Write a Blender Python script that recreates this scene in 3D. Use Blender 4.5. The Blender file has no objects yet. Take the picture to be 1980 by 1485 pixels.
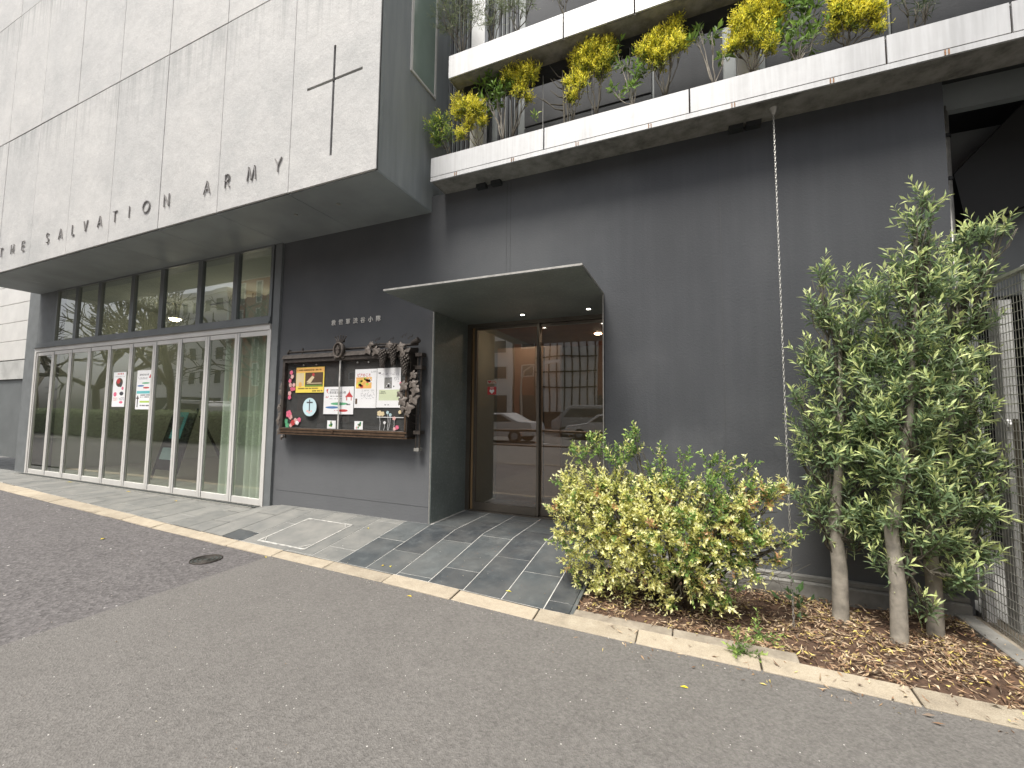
import bpy, bmesh, math, random
from mathutils import Vector, Matrix
R = math.radians
random.seed(7)
sc = bpy.context.scene
COL = sc.collection

# ------------------------------------------------------------------ camera
F_PX, YAW, PITCH, ROLL = 815.46, 0.406483, 0.0695099, 0.0109242
CAM = Vector((0, -3.593, 1.1))
cy_, sy_ = math.cos(YAW), math.sin(YAW)
fw = Vector((-sy_*math.cos(PITCH), cy_*math.cos(PITCH), math.sin(PITCH)))
rt = Vector((cy_, sy_, 0)); up = rt.cross(fw)
r2 = math.cos(ROLL)*rt + math.sin(ROLL)*up
u2 = -math.sin(ROLL)*rt + math.cos(ROLL)*up
cam = bpy.data.cameras.new('camera'); camo = bpy.data.objects.new('camera', cam); COL.objects.link(camo)
m = Matrix.Identity(4)
for i in range(3):
    m[i][0] = r2[i]; m[i][1] = u2[i]; m[i][2] = -fw[i]; m[i][3] = CAM[i]
camo.matrix_world = m
cam.sensor_width = 36; cam.lens = F_PX/1980*36; cam.clip_start = .05; cam.clip_end = 600
sc.camera = camo

# ------------------------------------------------------------------ light
SUN_EL, SUN_AZ = R(63), math.atan2(-.30, -1.0)      # azimuth measured from +y towards +x
world = bpy.data.worlds.new('World'); sc.world = world; world.use_nodes = True
wn = world.node_tree; wn.nodes.clear()
wo = wn.nodes.new('ShaderNodeOutputWorld'); bg = wn.nodes.new('ShaderNodeBackground')
sky = wn.nodes.new('ShaderNodeTexSky'); sky.sky_type = 'NISHITA'; sky.sun_disc = False
sky.sun_elevation = SUN_EL; sky.sun_rotation = SUN_AZ; sky.air_density = 1.0; sky.dust_density = 4.0
hs = wn.nodes.new('ShaderNodeHueSaturation'); hs.inputs['Saturation'].default_value = .25
wn.links.new(sky.outputs[0], hs.inputs['Color']); wn.links.new(hs.outputs[0], bg.inputs[0])
bg.inputs[1].default_value = .115
wn.links.new(bg.outputs[0], wo.inputs[0])
sl = bpy.data.lights.new('sun', 'SUN'); slo = bpy.data.objects.new('sun', sl); COL.objects.link(slo)
sl.energy = 2.6; sl.angle = R(20); sl.color = (1, .95, .87)
sd = Vector((math.sin(SUN_AZ)*math.cos(SUN_EL), math.cos(SUN_AZ)*math.cos(SUN_EL), math.sin(SUN_EL)))
slo.rotation_euler = (-sd).to_track_quat('-Z', 'Y').to_euler()
slo.location = (-5, -12, 14)
sc.view_settings.view_transform = 'Standard'; sc.view_settings.look = 'None'
sc.view_settings.gamma = 1; sc.view_settings.use_curve_mapping = False
sc.view_settings.exposure = 0.92
sc.cycles.max_bounces = 8; sc.cycles.transparent_max_bounces = 24
sc.cycles.caustics_reflective = False; sc.cycles.caustics_refractive = False
sc.cycles.sample_clamp_indirect = 4

# ------------------------------------------------------------------ materials
class NT:
    def __init__(s, name):
        s.m = bpy.data.materials.new(name); s.m.use_nodes = True; s.t = s.m.node_tree; s.t.nodes.clear()
        s.out = s.n('ShaderNodeOutputMaterial')
    def n(s, typ, **kw):
        a = s.t.nodes.new(typ)
        for k, v in kw.items(): setattr(a, k, v)
        return a
    def l(s, a, b): s.t.links.new(a, b)
    def pos(s, scale=(1, 1, 1)):
        g = s.n('ShaderNodeNewGeometry'); mp = s.n('ShaderNodeMapping'); mp.inputs['Scale'].default_value = scale
        s.l(g.outputs['Position'], mp.inputs[0]); return mp.outputs[0]
    def noise(s, v, sc_, det=4, rough=.55):
        a = s.n('ShaderNodeTexNoise'); a.inputs['Scale'].default_value = sc_; a.inputs['Detail'].default_value = det
        a.inputs['Roughness'].default_value = rough; s.l(v, a.inputs['Vector']); return a.outputs[0]
    def ramp(s, f, stops):
        a = s.n('ShaderNodeValToRGB'); e = a.color_ramp.elements
        while len(e) < len(stops): e.new(.5)
        for i, (p, c) in enumerate(stops):
            e[i].position = p; e[i].color = (*c, 1) if len(c) == 3 else c
        s.l(f, a.inputs[0]); return a.outputs[0]
    def mix(s, f, a, b, typ='MIX'):
        x = s.n('ShaderNodeMix', data_type='RGBA', blend_type=typ)
        for sock, v in ((x.inputs[0], f), (x.inputs[6], a), (x.inputs[7], b)):
            if isinstance(v, (int, float)): sock.default_value = v
            elif isinstance(v, tuple): sock.default_value = (*v, 1)
            else: s.l(v, sock)
        return x.outputs[2]
    def bump(s, h, st, d=.01):
        b = s.n('ShaderNodeBump'); b.inputs['Strength'].default_value = st; b.inputs['Distance'].default_value = d
        s.l(h, b.inputs['Height']); return b.outputs[0]
    def bsdf(s, col, rough=.6, metal=0, normal=None, spec=None, **kw):
        b = s.n('ShaderNodeBsdfPrincipled')
        for k, v in (('Base Color', col), ('Roughness', rough), ('Metallic', metal)):
            if isinstance(v, (int, float)): b.inputs[k].default_value = v
            elif isinstance(v, tuple): b.inputs[k].default_value = (*v, 1)
            else: s.l(v, b.inputs[k])
        if spec is not None: b.inputs['Specular IOR Level'].default_value = spec
        if normal is not None: s.l(normal, b.inputs['Normal'])
        for k, v in kw.items(): b.inputs[k.replace('_', ' ')].default_value = v
        s.l(b.outputs[0], s.out.inputs[0]); return b

def simple(name, col, rough=.6, metal=0, var=.12, sc_=6, bump=0, bscale=60, **kw):
    t = NT(name); p = t.pos()
    n = t.noise(p, sc_, 5)
    lo = tuple(c*(1-var) for c in col); hi = tuple(min(1, c*(1+var)) for c in col)
    c = t.ramp(n, [(.3, lo), (.7, hi)])
    nm = t.bump(t.noise(p, bscale, 3), bump, .004) if bump else None
    t.bsdf(c, rough, metal, nm, **kw); return t.m

def emis(name, col, st):
    t = NT(name); e = t.n('ShaderNodeEmission'); e.inputs[0].default_value = (*col, 1); e.inputs[1].default_value = st
    t.l(e.outputs[0], t.out.inputs[0]); return t.m

def glass(name, f0=.14, tint=(.8, .83, .81)):
    """thin pane: Schlick reflection on the outer face, tinted transmission"""
    t = NT(name)
    lw = t.n('ShaderNodeLayerWeight'); lw.inputs[0].default_value = .5
    pw = t.n('ShaderNodeMath', operation='POWER'); t.l(lw.outputs['Facing'], pw.inputs[0]); pw.inputs[1].default_value = 5
    ma = t.n('ShaderNodeMath', operation='MULTIPLY_ADD'); t.l(pw.outputs[0], ma.inputs[0]); ma.inputs[1].default_value = 1-f0; ma.inputs[2].default_value = f0
    gg = t.n('ShaderNodeNewGeometry'); iv = t.n('ShaderNodeMath', operation='SUBTRACT'); iv.inputs[0].default_value = 1; t.l(gg.outputs['Backfacing'], iv.inputs[1])
    mu = t.n('ShaderNodeMath', operation='MULTIPLY', use_clamp=True); t.l(ma.outputs[0], mu.inputs[0]); t.l(iv.outputs[0], mu.inputs[1])
    tr = t.n('ShaderNodeBsdfTransparent'); tr.inputs[0].default_value = (*tint, 1)
    gl = t.n('ShaderNodeBsdfGlossy'); gl.inputs['Roughness'].default_value = .004
    nz = t.noise(t.pos(), 1.3, 1); t.l(t.bump(nz, .05, .03), gl.inputs['Normal'])
    mx = t.n('ShaderNodeMixShader'); t.l(mu.outputs[0], mx.inputs[0]); t.l(tr.outputs[0], mx.inputs[1]); t.l(gl.outputs[0], mx.inputs[2])
    t.l(mx.outputs[0], t.out.inputs[0]); return t.m

M = {}
# painted dark wall: broad stains, paler to the left, lit base painted in
t = NT('dark_wall_paint'); v = t.pos((1.0, 1.0, .45)); v2 = t.pos()
st = t.noise(v, 1.25, 5, .55); mo = t.noise(v2, 2.3, 7, .6)
c = t.ramp(st, [(.34, (.040, .043, .048)), (.52, (.058, .062, .069)), (.68, (.084, .088, .096))])
c = t.mix(.4, c, t.ramp(mo, [(.3, (.040, .043, .049)), (.7, (.070, .073, .078))]))
fine = t.noise(t.pos((9, 9, .35)), 2.0, 5, .6)
c = t.mix(.05, c, t.ramp(fine, [(.4, (.03, .031, .034)), (.62, (.12, .122, .126))]))
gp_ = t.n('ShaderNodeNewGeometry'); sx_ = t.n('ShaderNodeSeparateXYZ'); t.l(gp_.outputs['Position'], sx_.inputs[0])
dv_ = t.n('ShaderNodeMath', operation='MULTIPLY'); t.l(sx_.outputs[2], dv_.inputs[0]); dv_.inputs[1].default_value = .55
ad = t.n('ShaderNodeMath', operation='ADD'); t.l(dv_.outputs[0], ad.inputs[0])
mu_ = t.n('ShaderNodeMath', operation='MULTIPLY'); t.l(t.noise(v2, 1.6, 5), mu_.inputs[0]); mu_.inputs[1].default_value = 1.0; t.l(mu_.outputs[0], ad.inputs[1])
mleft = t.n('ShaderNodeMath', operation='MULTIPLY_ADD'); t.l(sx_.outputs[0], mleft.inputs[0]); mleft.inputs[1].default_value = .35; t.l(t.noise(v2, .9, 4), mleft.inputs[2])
c = t.mix(t.ramp(mleft.outputs[0], [(.0, (.75, .75, .75)), (.32, (0, 0, 0))]), c, t.ramp(mo, [(.3, (.088, .091, .097)), (.7, (.118, .121, .126))]))  # blends to a paler tone towards the left
lit_basef = t.ramp(ad.outputs[0], [(.5, (.62, .62, .62)), (.75, (.50, .50, .50)), (1.0, (.14, .14, .14))])
c = t.mix(lit_basef, c, (.160, .165, .172))  # brighter light on the lower wall put into the colour
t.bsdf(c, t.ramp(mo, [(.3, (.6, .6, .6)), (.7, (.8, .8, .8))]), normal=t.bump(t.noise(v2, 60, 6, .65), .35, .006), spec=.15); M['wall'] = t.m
# pale cladding
t = NT('pale_cladding'); v2 = t.pos(); oi = t.n('ShaderNodeObjectInfo')
c = t.ramp(t.noise(v2, 1.3, 8, .66), [(.32, (.38, .385, .38)), (.5, (.49, .485, .475)), (.68, (.59, .58, .56))])
c = t.mix(.22, c, t.ramp(oi.outputs['Random'], [(0, (.36, .37, .37)), (1, (.58, .56, .53))]))
c = t.mix(.18, c, t.ramp(t.noise(v2, 9, 8, .75), [(.35, (.28, .285, .285)), (.65, (.60, .59, .57))]))
c = t.mix(.22, c, t.ramp(t.noise(v2, 120, 4, .7), [(.38, (.25, .25, .25)), (.62, (.66, .65, .63))]))
gp_ = t.n('ShaderNodeNewGeometry'); sx_ = t.n('ShaderNodeSeparateXYZ'); t.l(gp_.outputs['Position'], sx_.inputs[0])
m1 = t.n('ShaderNodeMath', operation='SUBTRACT'); t.l(sx_.outputs[2], m1.inputs[0]); m1.inputs[1].default_value = 3.2
m2 = t.n('ShaderNodeMath', operation='DIVIDE'); t.l(m1.outputs[0], m2.inputs[0]); m2.inputs[1].default_value = 2.15
m3 = t.n('ShaderNodeMath', operation='FRACT'); t.l(m2.outputs[0], m3.inputs[0])
drip = t.noise(t.pos((14, 14, .5)), 1.4, 4, .6)
m4 = t.n('ShaderNodeMath', operation='MULTIPLY'); t.l(m3.outputs[0], m4.inputs[0]); t.l(drip, m4.inputs[1])
c = t.mix(t.ramp(m4.outputs[0], [(.40, (0, 0, 0)), (.62, (.55, .55, .55))]), c, (.27, .275, .27))
t.bsdf(c, .7, normal=t.bump(t.noise(v2, 4, 7, .7), .4, .03)); M['clad'] = t.m
t = NT('grey_render'); v2 = t.pos(); v = t.pos((5, 5, .4))
c = t.ramp(t.noise(v, 2.0, 6), [(.3, (.22, .24, .243)), (.7, (.31, .328, .33))])
t.bsdf(c, .6, normal=t.bump(t.noise(v2, 30, 6), .3, .01)); M['side'] = t.m
M['soffit_line'] = simple('wall_joint_line', (.06, .062, .065), .8)
M['soffit'] = simple('dark_soffit', (.26, .285, .29), .55, var=.15, sc_=2, bump=.15)
t = NT('speckled_green_terrazzo'); v2 = t.pos()
c = t.ramp(t.noise(v2, 45, 4, .7), [(.35, (.14, .165, .158)), (.6, (.19, .22, .21)), (.72, (.42, .45, .43))])
c = t.mix(.4, c, t.ramp(t.noise(v2, 2.5, 6), [(.3, (.12, .14, .135)), (.7, (.27, .295, .285))]))
t.bsdf(c, .42, normal=t.bump(t.noise(v2, 30, 3), .2, .004)); M['porch'] = t.m
t = NT('planter_metal'); v2 = t.pos(); v = t.pos((4, 4, 1))
c = t.ramp(t.noise(v, 1.6, 6, .6), [(.3, (.42, .425, .43)), (.55, (.50, .505, .51)), (.75, (.54, .545, .55))])
c = t.mix(.2, c, t.ramp(t.noise(t.pos((30, 30, 1.2)), 1.5, 4), [(.4, (.40, .39, .37)), (.62, (.64, .64, .63))]))
t.bsdf(c, .5, .25, normal=t.bump(t.noise(v2, 9, 4), .08, .02)); M['planter'] = t.m
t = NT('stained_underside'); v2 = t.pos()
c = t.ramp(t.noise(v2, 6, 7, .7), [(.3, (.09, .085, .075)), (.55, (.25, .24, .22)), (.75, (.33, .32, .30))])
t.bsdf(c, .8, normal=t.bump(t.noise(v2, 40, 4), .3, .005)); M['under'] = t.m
M['rust'] = simple('rusty_steel', (.30, .15, .07), .85, var=.4, sc_=60)
M['frame'] = simple('pale_aluminium', (.66, .645, .615), .45, .2, var=.07, sc_=3)
M['gframe'] = simple('grey_window_frame', (.17, .182, .185), .45, .3, var=.1, sc_=3)
M['dframe'] = simple('bronze_door_frame', (.17, .15, .125), .3, .7, var=.1, sc_=3)
M['glass'] = glass('window_glass', .30, (.90, .94, .90))
M['glassd'] = glass('door_glass', .22, (.80, .74, .67))
M['glassb'] = glass('showcase_glass', .05, (.99, .99, .99))
M['glassg'] = simple('green_frosted_glass', (.22, .28, .24), .12, var=.2, sc_=1.2)
M['steel'] = simple('galvanised_steel', (.42, .41, .38), .45, .7, var=.2, sc_=20)
M['black'] = simple('black_metal', (.018, .018, .018), .5, .3)
M['dark'] = simple('dark_void_paint', (.022, .024, .025), .8)
M['iron'] = simple('wrought_iron', (.075, .064, .056), .5, .55, var=.35, sc_=25, bump=.4, bscale=80)
M['iron_leaf'] = simple('cast_iron_leaf', (.125, .105, .09), .6, .25, var=.3, sc_=30)
M['board_back'] = simple('dark_felt', (.045, .045, .043), .95, var=.1, sc_=20)
M['bronze'] = simple('aged_bronze', (.13, .085, .055), .45, .55, var=.35, sc_=14, bump=.2)
M['white'] = simple('white_print', (.88, .88, .885), .7, var=.03)
def flat(n, c, r=.7):
    if n not in M: M[n] = simple(n, c, r, var=.05, sc_=10)
    return M[n]
M['rimw'] = simple('worn_white_metal', (.52, .51, .48), .5, .2, var=.4, sc_=18)
flat('ink', (.06, .06, .07)); flat('ink_soft', (.33, .33, .35)); flat('red_print', (.55, .06, .06)); flat('yellow_print', (.95, .74, .12))
flat('orange_print', (.85, .48, .14)); flat('green_print', (.12, .42, .22)); flat('blue_print', (.08, .2, .45)); flat('teal_print', (.15, .52, .55))
flat('pale_blue_print', (.50, .66, .70)); flat('pink_print', (.75, .16, .26)); flat('pale_pink_print', (.75, .45, .42)); flat('pale_green_print', (.66, .72, .50))
flat('grey_print', (.25, .25, .24)); flat('brown_print', (.10, .06, .035)); flat('cream_print', (.72, .6, .38)); flat('leaf_print', (.16, .30, .05))
flat('lime_print', (.45, .65, .1))
M['wall_dim'] = simple('charcoal_paint', (.035, .037, .040), .8)
M['postgrey'] = simple('post_grey_paint', (.15, .16, .163), .6, var=.12)
M['letter'] = simple('dull_metal_letter', (.30, .285, .275), .45, .5)
M['kanji'] = simple('pale_metal_letter', (.85, .82, .76), .4, .5)
M['cross'] = simple('recess_black', (.012, .012, .012), .7)
# footway asphalt
def asphalt(name, cols, sc_, bst, speck, vmix, grit):
    t = NT(name); v2 = t.pos()
    vo = t.n('ShaderNodeTexVoronoi'); vo.inputs['Scale'].default_value = sc_; t.l(v2, vo.inputs['Vector'])
    sepv = t.n('ShaderNodeSeparateColor'); t.l(vo.outputs['Color'], sepv.inputs[0])
    base = t.ramp(t.noise(v2, .55, 7, .62), [(.3, cols[0]), (.55, cols[1]), (.75, cols[2])])
    base = t.mix(.4, base, t.ramp(t.noise(v2, 5.5, 7, .7), [(.32, tuple(x*.72 for x in cols[0])), (.5, cols[1]), (.68, cols[2])]))
    c = t.mix(vmix, base, t.ramp(sepv.outputs[0], [(0, tuple(x*.55 for x in cols[0])), (.5, cols[1]), (.95, tuple(x*1.25 for x in cols[2]))]))
    c = t.mix(.3, c, t.ramp(t.noise(v2, sc_*.45, 5, .75), [(.35, tuple(x*.5 for x in cols[0])), (.65, tuple(x*1.2 for x in cols[2]))]))
    v3 = t.n('ShaderNodeTexVoronoi'); v3.inputs['Scale'].default_value = grit; t.l(v2, v3.inputs['Vector'])
    s3 = t.n('ShaderNodeSeparateColor'); t.l(v3.outputs['Color'], s3.inputs[0])
    a_ = t.n('ShaderNodeMath', operation='LESS_THAN'); t.l(v3.outputs['Distance'], a_.inputs[0]); a_.inputs[1].default_value = .17
    b_ = t.n('ShaderNodeMath', operation='GREATER_THAN'); t.l(s3.outputs[1], b_.inputs[0]); b_.inputs[1].default_value = .965
    m_ = t.n('ShaderNodeMath', operation='MULTIPLY'); t.l(a_.outputs[0], m_.inputs[0]); t.l(b_.outputs[0], m_.inputs[1])
    c = t.mix(m_.outputs[0], c, speck)
    h = t.mix(.5, vo.outputs['Distance'], t.noise(v2, sc_*.6, 4, .7))
    t.bsdf(c, .82, normal=t.bump(h, bst, .006), spec=.35); return t.m
M['asph_smooth'] = asphalt('smooth_asphalt', ((.114, .107, .100), (.144, .136, .127), (.177, .168, .158)), 130, .8, (.55, .53, .50), .38, 62)
M['asph_coarse'] = asphalt('coarse_asphalt', ((.070, .065, .065), (.108, .100, .100), (.155, .146, .144)), 62, 1.0, (.48, .47, .45), .55, 22)
t = NT('kerb_granite'); v2 = t.pos(); oi = t.n('ShaderNodeObjectInfo')
c = t.ramp(t.noise(v2, 9, 7, .7), [(.3, (.12, .10, .078)), (.48, (.31, .262, .195)), (.70, (.47, .42, .33))])
c = t.mix(.35, c, t.ramp(t.noise(v2, 220, 3), [(.36, (.16, .13, .10)), (.64, (.58, .52, .42))]))
c = t.mix(.45, c, t.ramp(oi.outputs['Random'], [(0, (.27, .23, .17)), (1, (.46, .39, .29))]))
t.bsdf(c, .85, normal=t.bump(t.noise(v2, 45, 7, .7), .6, .008)); M['kerb'] = t.m
t = NT('weathered_kerb'); v2 = t.pos()
c = t.ramp(t.noise(v2, 7, 7, .7), [(.3, (.16, .135, .105)), (.7, (.36, .315, .25))])
t.bsdf(c, .9, normal=t.bump(t.noise(v2, 120, 4), .4, .004)); M['kerb2'] = t.m
t = NT('slate'); v2 = t.pos(); oi = t.n('ShaderNodeObjectInfo')
dist = t.noise(v2, 2.2, 5, .6)
mx_ = t.n('ShaderNodeMix', data_type='VECTOR'); mx_.inputs[0].default_value = .12; t.l(v2, mx_.inputs[4])
ncol = t.n('ShaderNodeTexNoise'); ncol.inputs['Scale'].default_value = 1.4; t.l(v2, ncol.inputs['Vector']); t.l(ncol.outputs['Color'], mx_.inputs[5])
w = t.n('ShaderNodeTexNoise'); w.inputs['Scale'].default_value = 9; w.inputs['Detail'].default_value = 8; w.inputs['Roughness'].default_value = .68; t.l(mx_.outputs[1], w.inputs['Vector'])
c = t.ramp(oi.outputs['Random'], [(0, (.028, .032, .038)), (.35, (.05, .058, .064)), (.7, (.078, .090, .094)), (1, (.115, .126, .126))])
c = t.mix(.45, c, t.ramp(w.outputs[0], [(.3, (.036, .040, .044)), (.55, (.066, .074, .078)), (.72, (.14, .155, .155))]))
dust = t.ramp(dist, [(.42, (0, 0, 0)), (.75, (.5, .5, .5))])
c = t.mix(dust, c, (.18, .175, .16))
t.bsdf(c, t.ramp(w.outputs[0], [(.3, (.38, .38, .38)), (.7, (.62, .62, .62))]), normal=t.bump(w.outputs[0], .35, .006), spec=.5); M['slate'] = t.m
t = NT('dusty_slate'); v2 = t.pos(); oi = t.n('ShaderNodeObjectInfo')
c = t.ramp(oi.outputs['Random'], [(0, (.12, .125, .12)), (1, (.20, .20, .188))])
c = t.mix(.5, c, t.ramp(t.noise(v2, 5, 8, .65), [(.3, (.11, .115, .112)), (.7, (.27, .26, .235))]))
t.bsdf(c, .7, normal=t.bump(t.noise(v2, 25, 5), .3, .005)); M['slate_dusty'] = t.m
M['grout'] = simple('pale_grout', (.46, .455, .43), .9, var=.25, sc_=12)
M['concrete'] = simple('rough_concrete', (.21, .205, .19), .9, var=.35, sc_=7, bump=.5, bscale=50)
M['neigh'] = simple('grey_concrete', (.40, .40, .385), .9, var=.2, sc_=3, bump=.4)
M['soil'] = simple('dry_soil', (.085, .05, .032), .95, var=.45, sc_=14, bump=1, bscale=70)
M['castiron'] = simple('cast_iron_cover', (.06, .066, .062), .6, .4, var=.25, sc_=50, bump=.5)
M['twig'] = simple('green_twig', (.14, .17, .07), .7)
M['bark'] = simple('smooth_bark', (.27, .245, .205), .85, var=.35, sc_=14, bump=.6, bscale=70)
M['barkdark'] = simple('dark_twig_bark', (.085, .075, .055), .85, var=.3, sc_=20)
M['curtain'] = simple('pale_curtain', (.66, .69, .60), .9, var=.06, sc_=3)
M['roomwall'] = simple('room_wall', (.42, .45, .40), .85, var=.05)
M['roomfloor'] = simple('room_floor', (.30, .285, .255), .35, var=.15)
M['beige'] = simple('beige_panel', (.50, .42, .35), .5, var=.05)
M['orange'] = simple('timber_ceiling', (.50, .22, .09), .5, var=.2, sc_=3)
M['bulb'] = emis('pendant_lamp_glow', (1, .76, .45), 25); M['lamp'] = emis('added_lamp_glow', (1, .86, .7), 60)  # the second glow is for discs added to light the vestibule
M['tanwood'] = simple('tan_timber', (.30, .20, .10), .5)
M['downlight'] = emis('downlight_glow', (1, .93, .8), 9)

def leafmat(name, trans=.4, rough=.38):
    t = NT(name); at = t.n('ShaderNodeVertexColor'); at.layer_name = 'leafcol'
    b = t.n('ShaderNodeBsdfPrincipled'); t.l(at.outputs[0], b.inputs['Base Color']); b.inputs['Roughness'].default_value = rough
    b.inputs['Specular IOR Level'].default_value = .4
    tr = t.n('ShaderNodeBsdfTranslucent'); t.l(at.outputs[0], tr.inputs[0])
    mx = t.n('ShaderNodeMixShader'); mx.inputs[0].default_value = trans
    t.l(b.outputs[0], mx.inputs[1]); t.l(tr.outputs[0], mx.inputs[2]); t.l(mx.outputs[0], t.out.inputs[0]); return t.m
M['leaf'] = leafmat('leaf'); M['litter'] = leafmat('dry_leaf', .1, .7)

# ------------------------------------------------------------------ helpers
ORG = {}
def tag(o, label=None, cat=None, group=None, kind=None):
    if label: o['label'] = label
    if cat: o['category'] = cat
    if group: o['group'] = group
    if kind: o['kind'] = kind
    return o
def thing(name, label, cat, loc=(0, 0, 0), group=None, kind=None):
    o = bpy.data.objects.new(name, None); COL.objects.link(o); o.location = loc; o.empty_display_size = .1
    ORG[o.name] = Vector(loc); return tag(o, label, cat, group, kind)

class MB:
    def __init__(s): s.v = []; s.f = []; s.c = []
    def quad(s, a, b, c, d):
        n = len(s.v); s.v += [tuple(a), tuple(b), tuple(c), tuple(d)]; s.f.append((n, n+1, n+2, n+3)); return s
    def poly(s, pts):
        n = len(s.v); s.v += [tuple(p) for p in pts]; s.f.append(tuple(range(n, n+len(pts)))); return s
    def box(s, x0, x1, y0, y1, z0, z1):
        return s.hexa([(x0, y0, z0), (x1, y0, z0), (x1, y1, z0), (x0, y1, z0), (x0, y0, z1), (x1, y0, z1), (x1, y1, z1), (x0, y1, z1)])
    def hexa(s, p):
        n = len(s.v); s.v += [tuple(q) for q in p]
        s.f += [(n+3, n+2, n+1, n), (n+4, n+5, n+6, n+7), (n, n+1, n+5, n+4), (n+1, n+2, n+6, n+5), (n+2, n+3, n+7, n+6), (n+3, n, n+4, n+7)]
        return s
    def prism(s, pts, axis, a, b):
        """outline pts (2D) extruded along axis 'x','y','z' from a to b"""
        def P(u, w, t): return {'x': (t, u, w), 'y': (u, t, w), 'z': (u, w, t)}[axis]
        n = len(s.v); k = len(pts)
        s.v += [P(u, w, a) for u, w in pts]+[P(u, w, b) for u, w in pts]
        s.f.append(tuple(range(n, n+k))); s.f.append(tuple(range(n+2*k-1, n+k-1, -1)))
        for i in range(k):
            j = (i+1) % k; s.f.append((n+j, n+i, n+k+i, n+k+j))
        return s
    def tube(s, path, rad, n=6, cap=True):
        path = [Vector(p) for p in path]
        rs = rad if isinstance(rad, (list, tuple)) else [rad]*len(path)
        base = len(s.v); prev = None
        for i, p in enumerate(path):
            d = (path[min(i+1, len(path)-1)]-path[max(i-1, 0)])
            d = d.normalized() if d.length > 1e-9 else Vector((0, 0, 1))
            if prev is None:
                a = d.orthogonal().normalized()
            else:
                a = prev-d*prev.dot(d); a = a.normalized() if a.length > 1e-6 else d.orthogonal().normalized()
            prev = a; b = d.cross(a)
            for k in range(n):
                an = 2*math.pi*k/n; s.v.append(tuple(p+(a*math.cos(an)+b*math.sin(an))*rs[i]))
        for i in range(len(path)-1):
            for k in range(n):
                k2 = (k+1) % n; s.f.append((base+i*n+k, base+i*n+k2, base+(i+1)*n+k2, base+(i+1)*n+k))
        if cap:
            s.f.append(tuple(base+k for k in range(n-1, -1, -1))); e = base+(len(path)-1)*n; s.f.append(tuple(e+k for k in range(n)))
        return s
    def ball(s, c, r, nu=8, nv=5, sq=(1, 1, 1)):
        n = len(s.v); c = Vector(c); s.v.append((c.x, c.y, c.z+r*sq[2]))
        for j in range(1, nv):
            th = math.pi*j/nv
            for i in range(nu):
                a = 2*math.pi*i/nu; s.v.append((c.x+r*sq[0]*math.sin(th)*math.cos(a), c.y+r*sq[1]*math.sin(th)*math.sin(a), c.z+r*sq[2]*math.cos(th)))
        s.v.append((c.x, c.y, c.z-r*sq[2])); e = len(s.v)-1
        for i in range(nu):
            i2 = (i+1) % nu; s.f.append((n, n+1+i, n+1+i2)); s.f.append((e, e-nu+i2, e-nu+i))
            for j in range(nv-2): s.f.append((n+1+j*nu+i, n+1+(j+1)*nu+i, n+1+(j+1)*nu+i2, n+1+j*nu+i2))
        return s
    def leaf(s, p, d, nrm, L, W, col, fold=.25, curl=.12):
        d = d.normalized(); side = d.cross(nrm)
        side = side.normalized() if side.length > 1e-6 else d.orthogonal().normalized()
        nn = side.cross(d).normalized()
        n = len(s.v); mid = p+d*L*.5
        s.v += [tuple(p), tuple(mid-side*W*.5+nn*W*fold), tuple(mid), tuple(mid+side*W*.5+nn*W*fold), tuple(p+d*L-nn*L*curl)]
        s.f += [(n, n+2, n+1), (n, n+3, n+2), (n+1, n+2, n+4), (n+2, n+3, n+4)]; s.c += [col]*4
    def build(s, name, mat, parent=None, smooth=False, bevel=0, label=None, cat=None, group=None, kind=None, uvless=True):
        me = bpy.data.meshes.new(name); o_ = ORG.get(parent.name, Vector()) if parent else Vector()
        vs = s.v if not parent or o_.length == 0 else [(a-o_.x, b-o_.y, c-o_.z) for a, b, c in s.v]
        me.from_pydata(vs, [], s.f); me.materials.append(mat)
        if s.c:
            ca = me.color_attributes.new('leafcol', 'FLOAT_COLOR', 'CORNER'); buf = []
            for f, c in zip(s.f, s.c): buf += [c[0], c[1], c[2], 1.0]*len(f)
            ca.data.foreach_set('color', buf)
        if smooth: me.polygons.foreach_set('use_smooth', [True]*len(me.polygons))
        if bevel:
            bm = bmesh.new(); bm.from_mesh(me)
            bmesh.ops.bevel(bm, geom=bm.edges[:], offset=bevel, segments=1, affect='EDGES', clamp_overlap=True)
            bm.to_mesh(me); bm.free()
        me.update()
        o = bpy.data.objects.new(name, me); COL.objects.link(o)
        if parent: o.parent = parent
        ORG[o.name] = o_.copy()
        return tag(o, label, cat, group, kind)
def bx(*a): return MB().box(*a)
def frame_xz(x0, x1, z0, z1, y0, y1, w, wb=None, wt=None):
    """rectangular frame in the xz plane, butt-jointed"""
    wb = w if wb is None else wb; wt = w if wt is None else wt
    m_ = MB(); m_.box(x0, x0+w, y0, y1, z0, z1); m_.box(x1-w, x1, y0, y1, z0, z1)
    m_.box(x0+w, x1-w, y0, y1, z0, z0+wb); m_.box(x0+w, x1-w, y0, y1, z1-wt, z1); return m_
def lerp(x, xs, ys):
    if x <= xs[0]: return ys[0]
    for i in range(len(xs)-1):
        if x <= xs[i+1]: return ys[i]+(ys[i+1]-ys[i])*(x-xs[i])/(xs[i+1]-xs[i])
    return ys[-1]
ru = random.uniform

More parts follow.
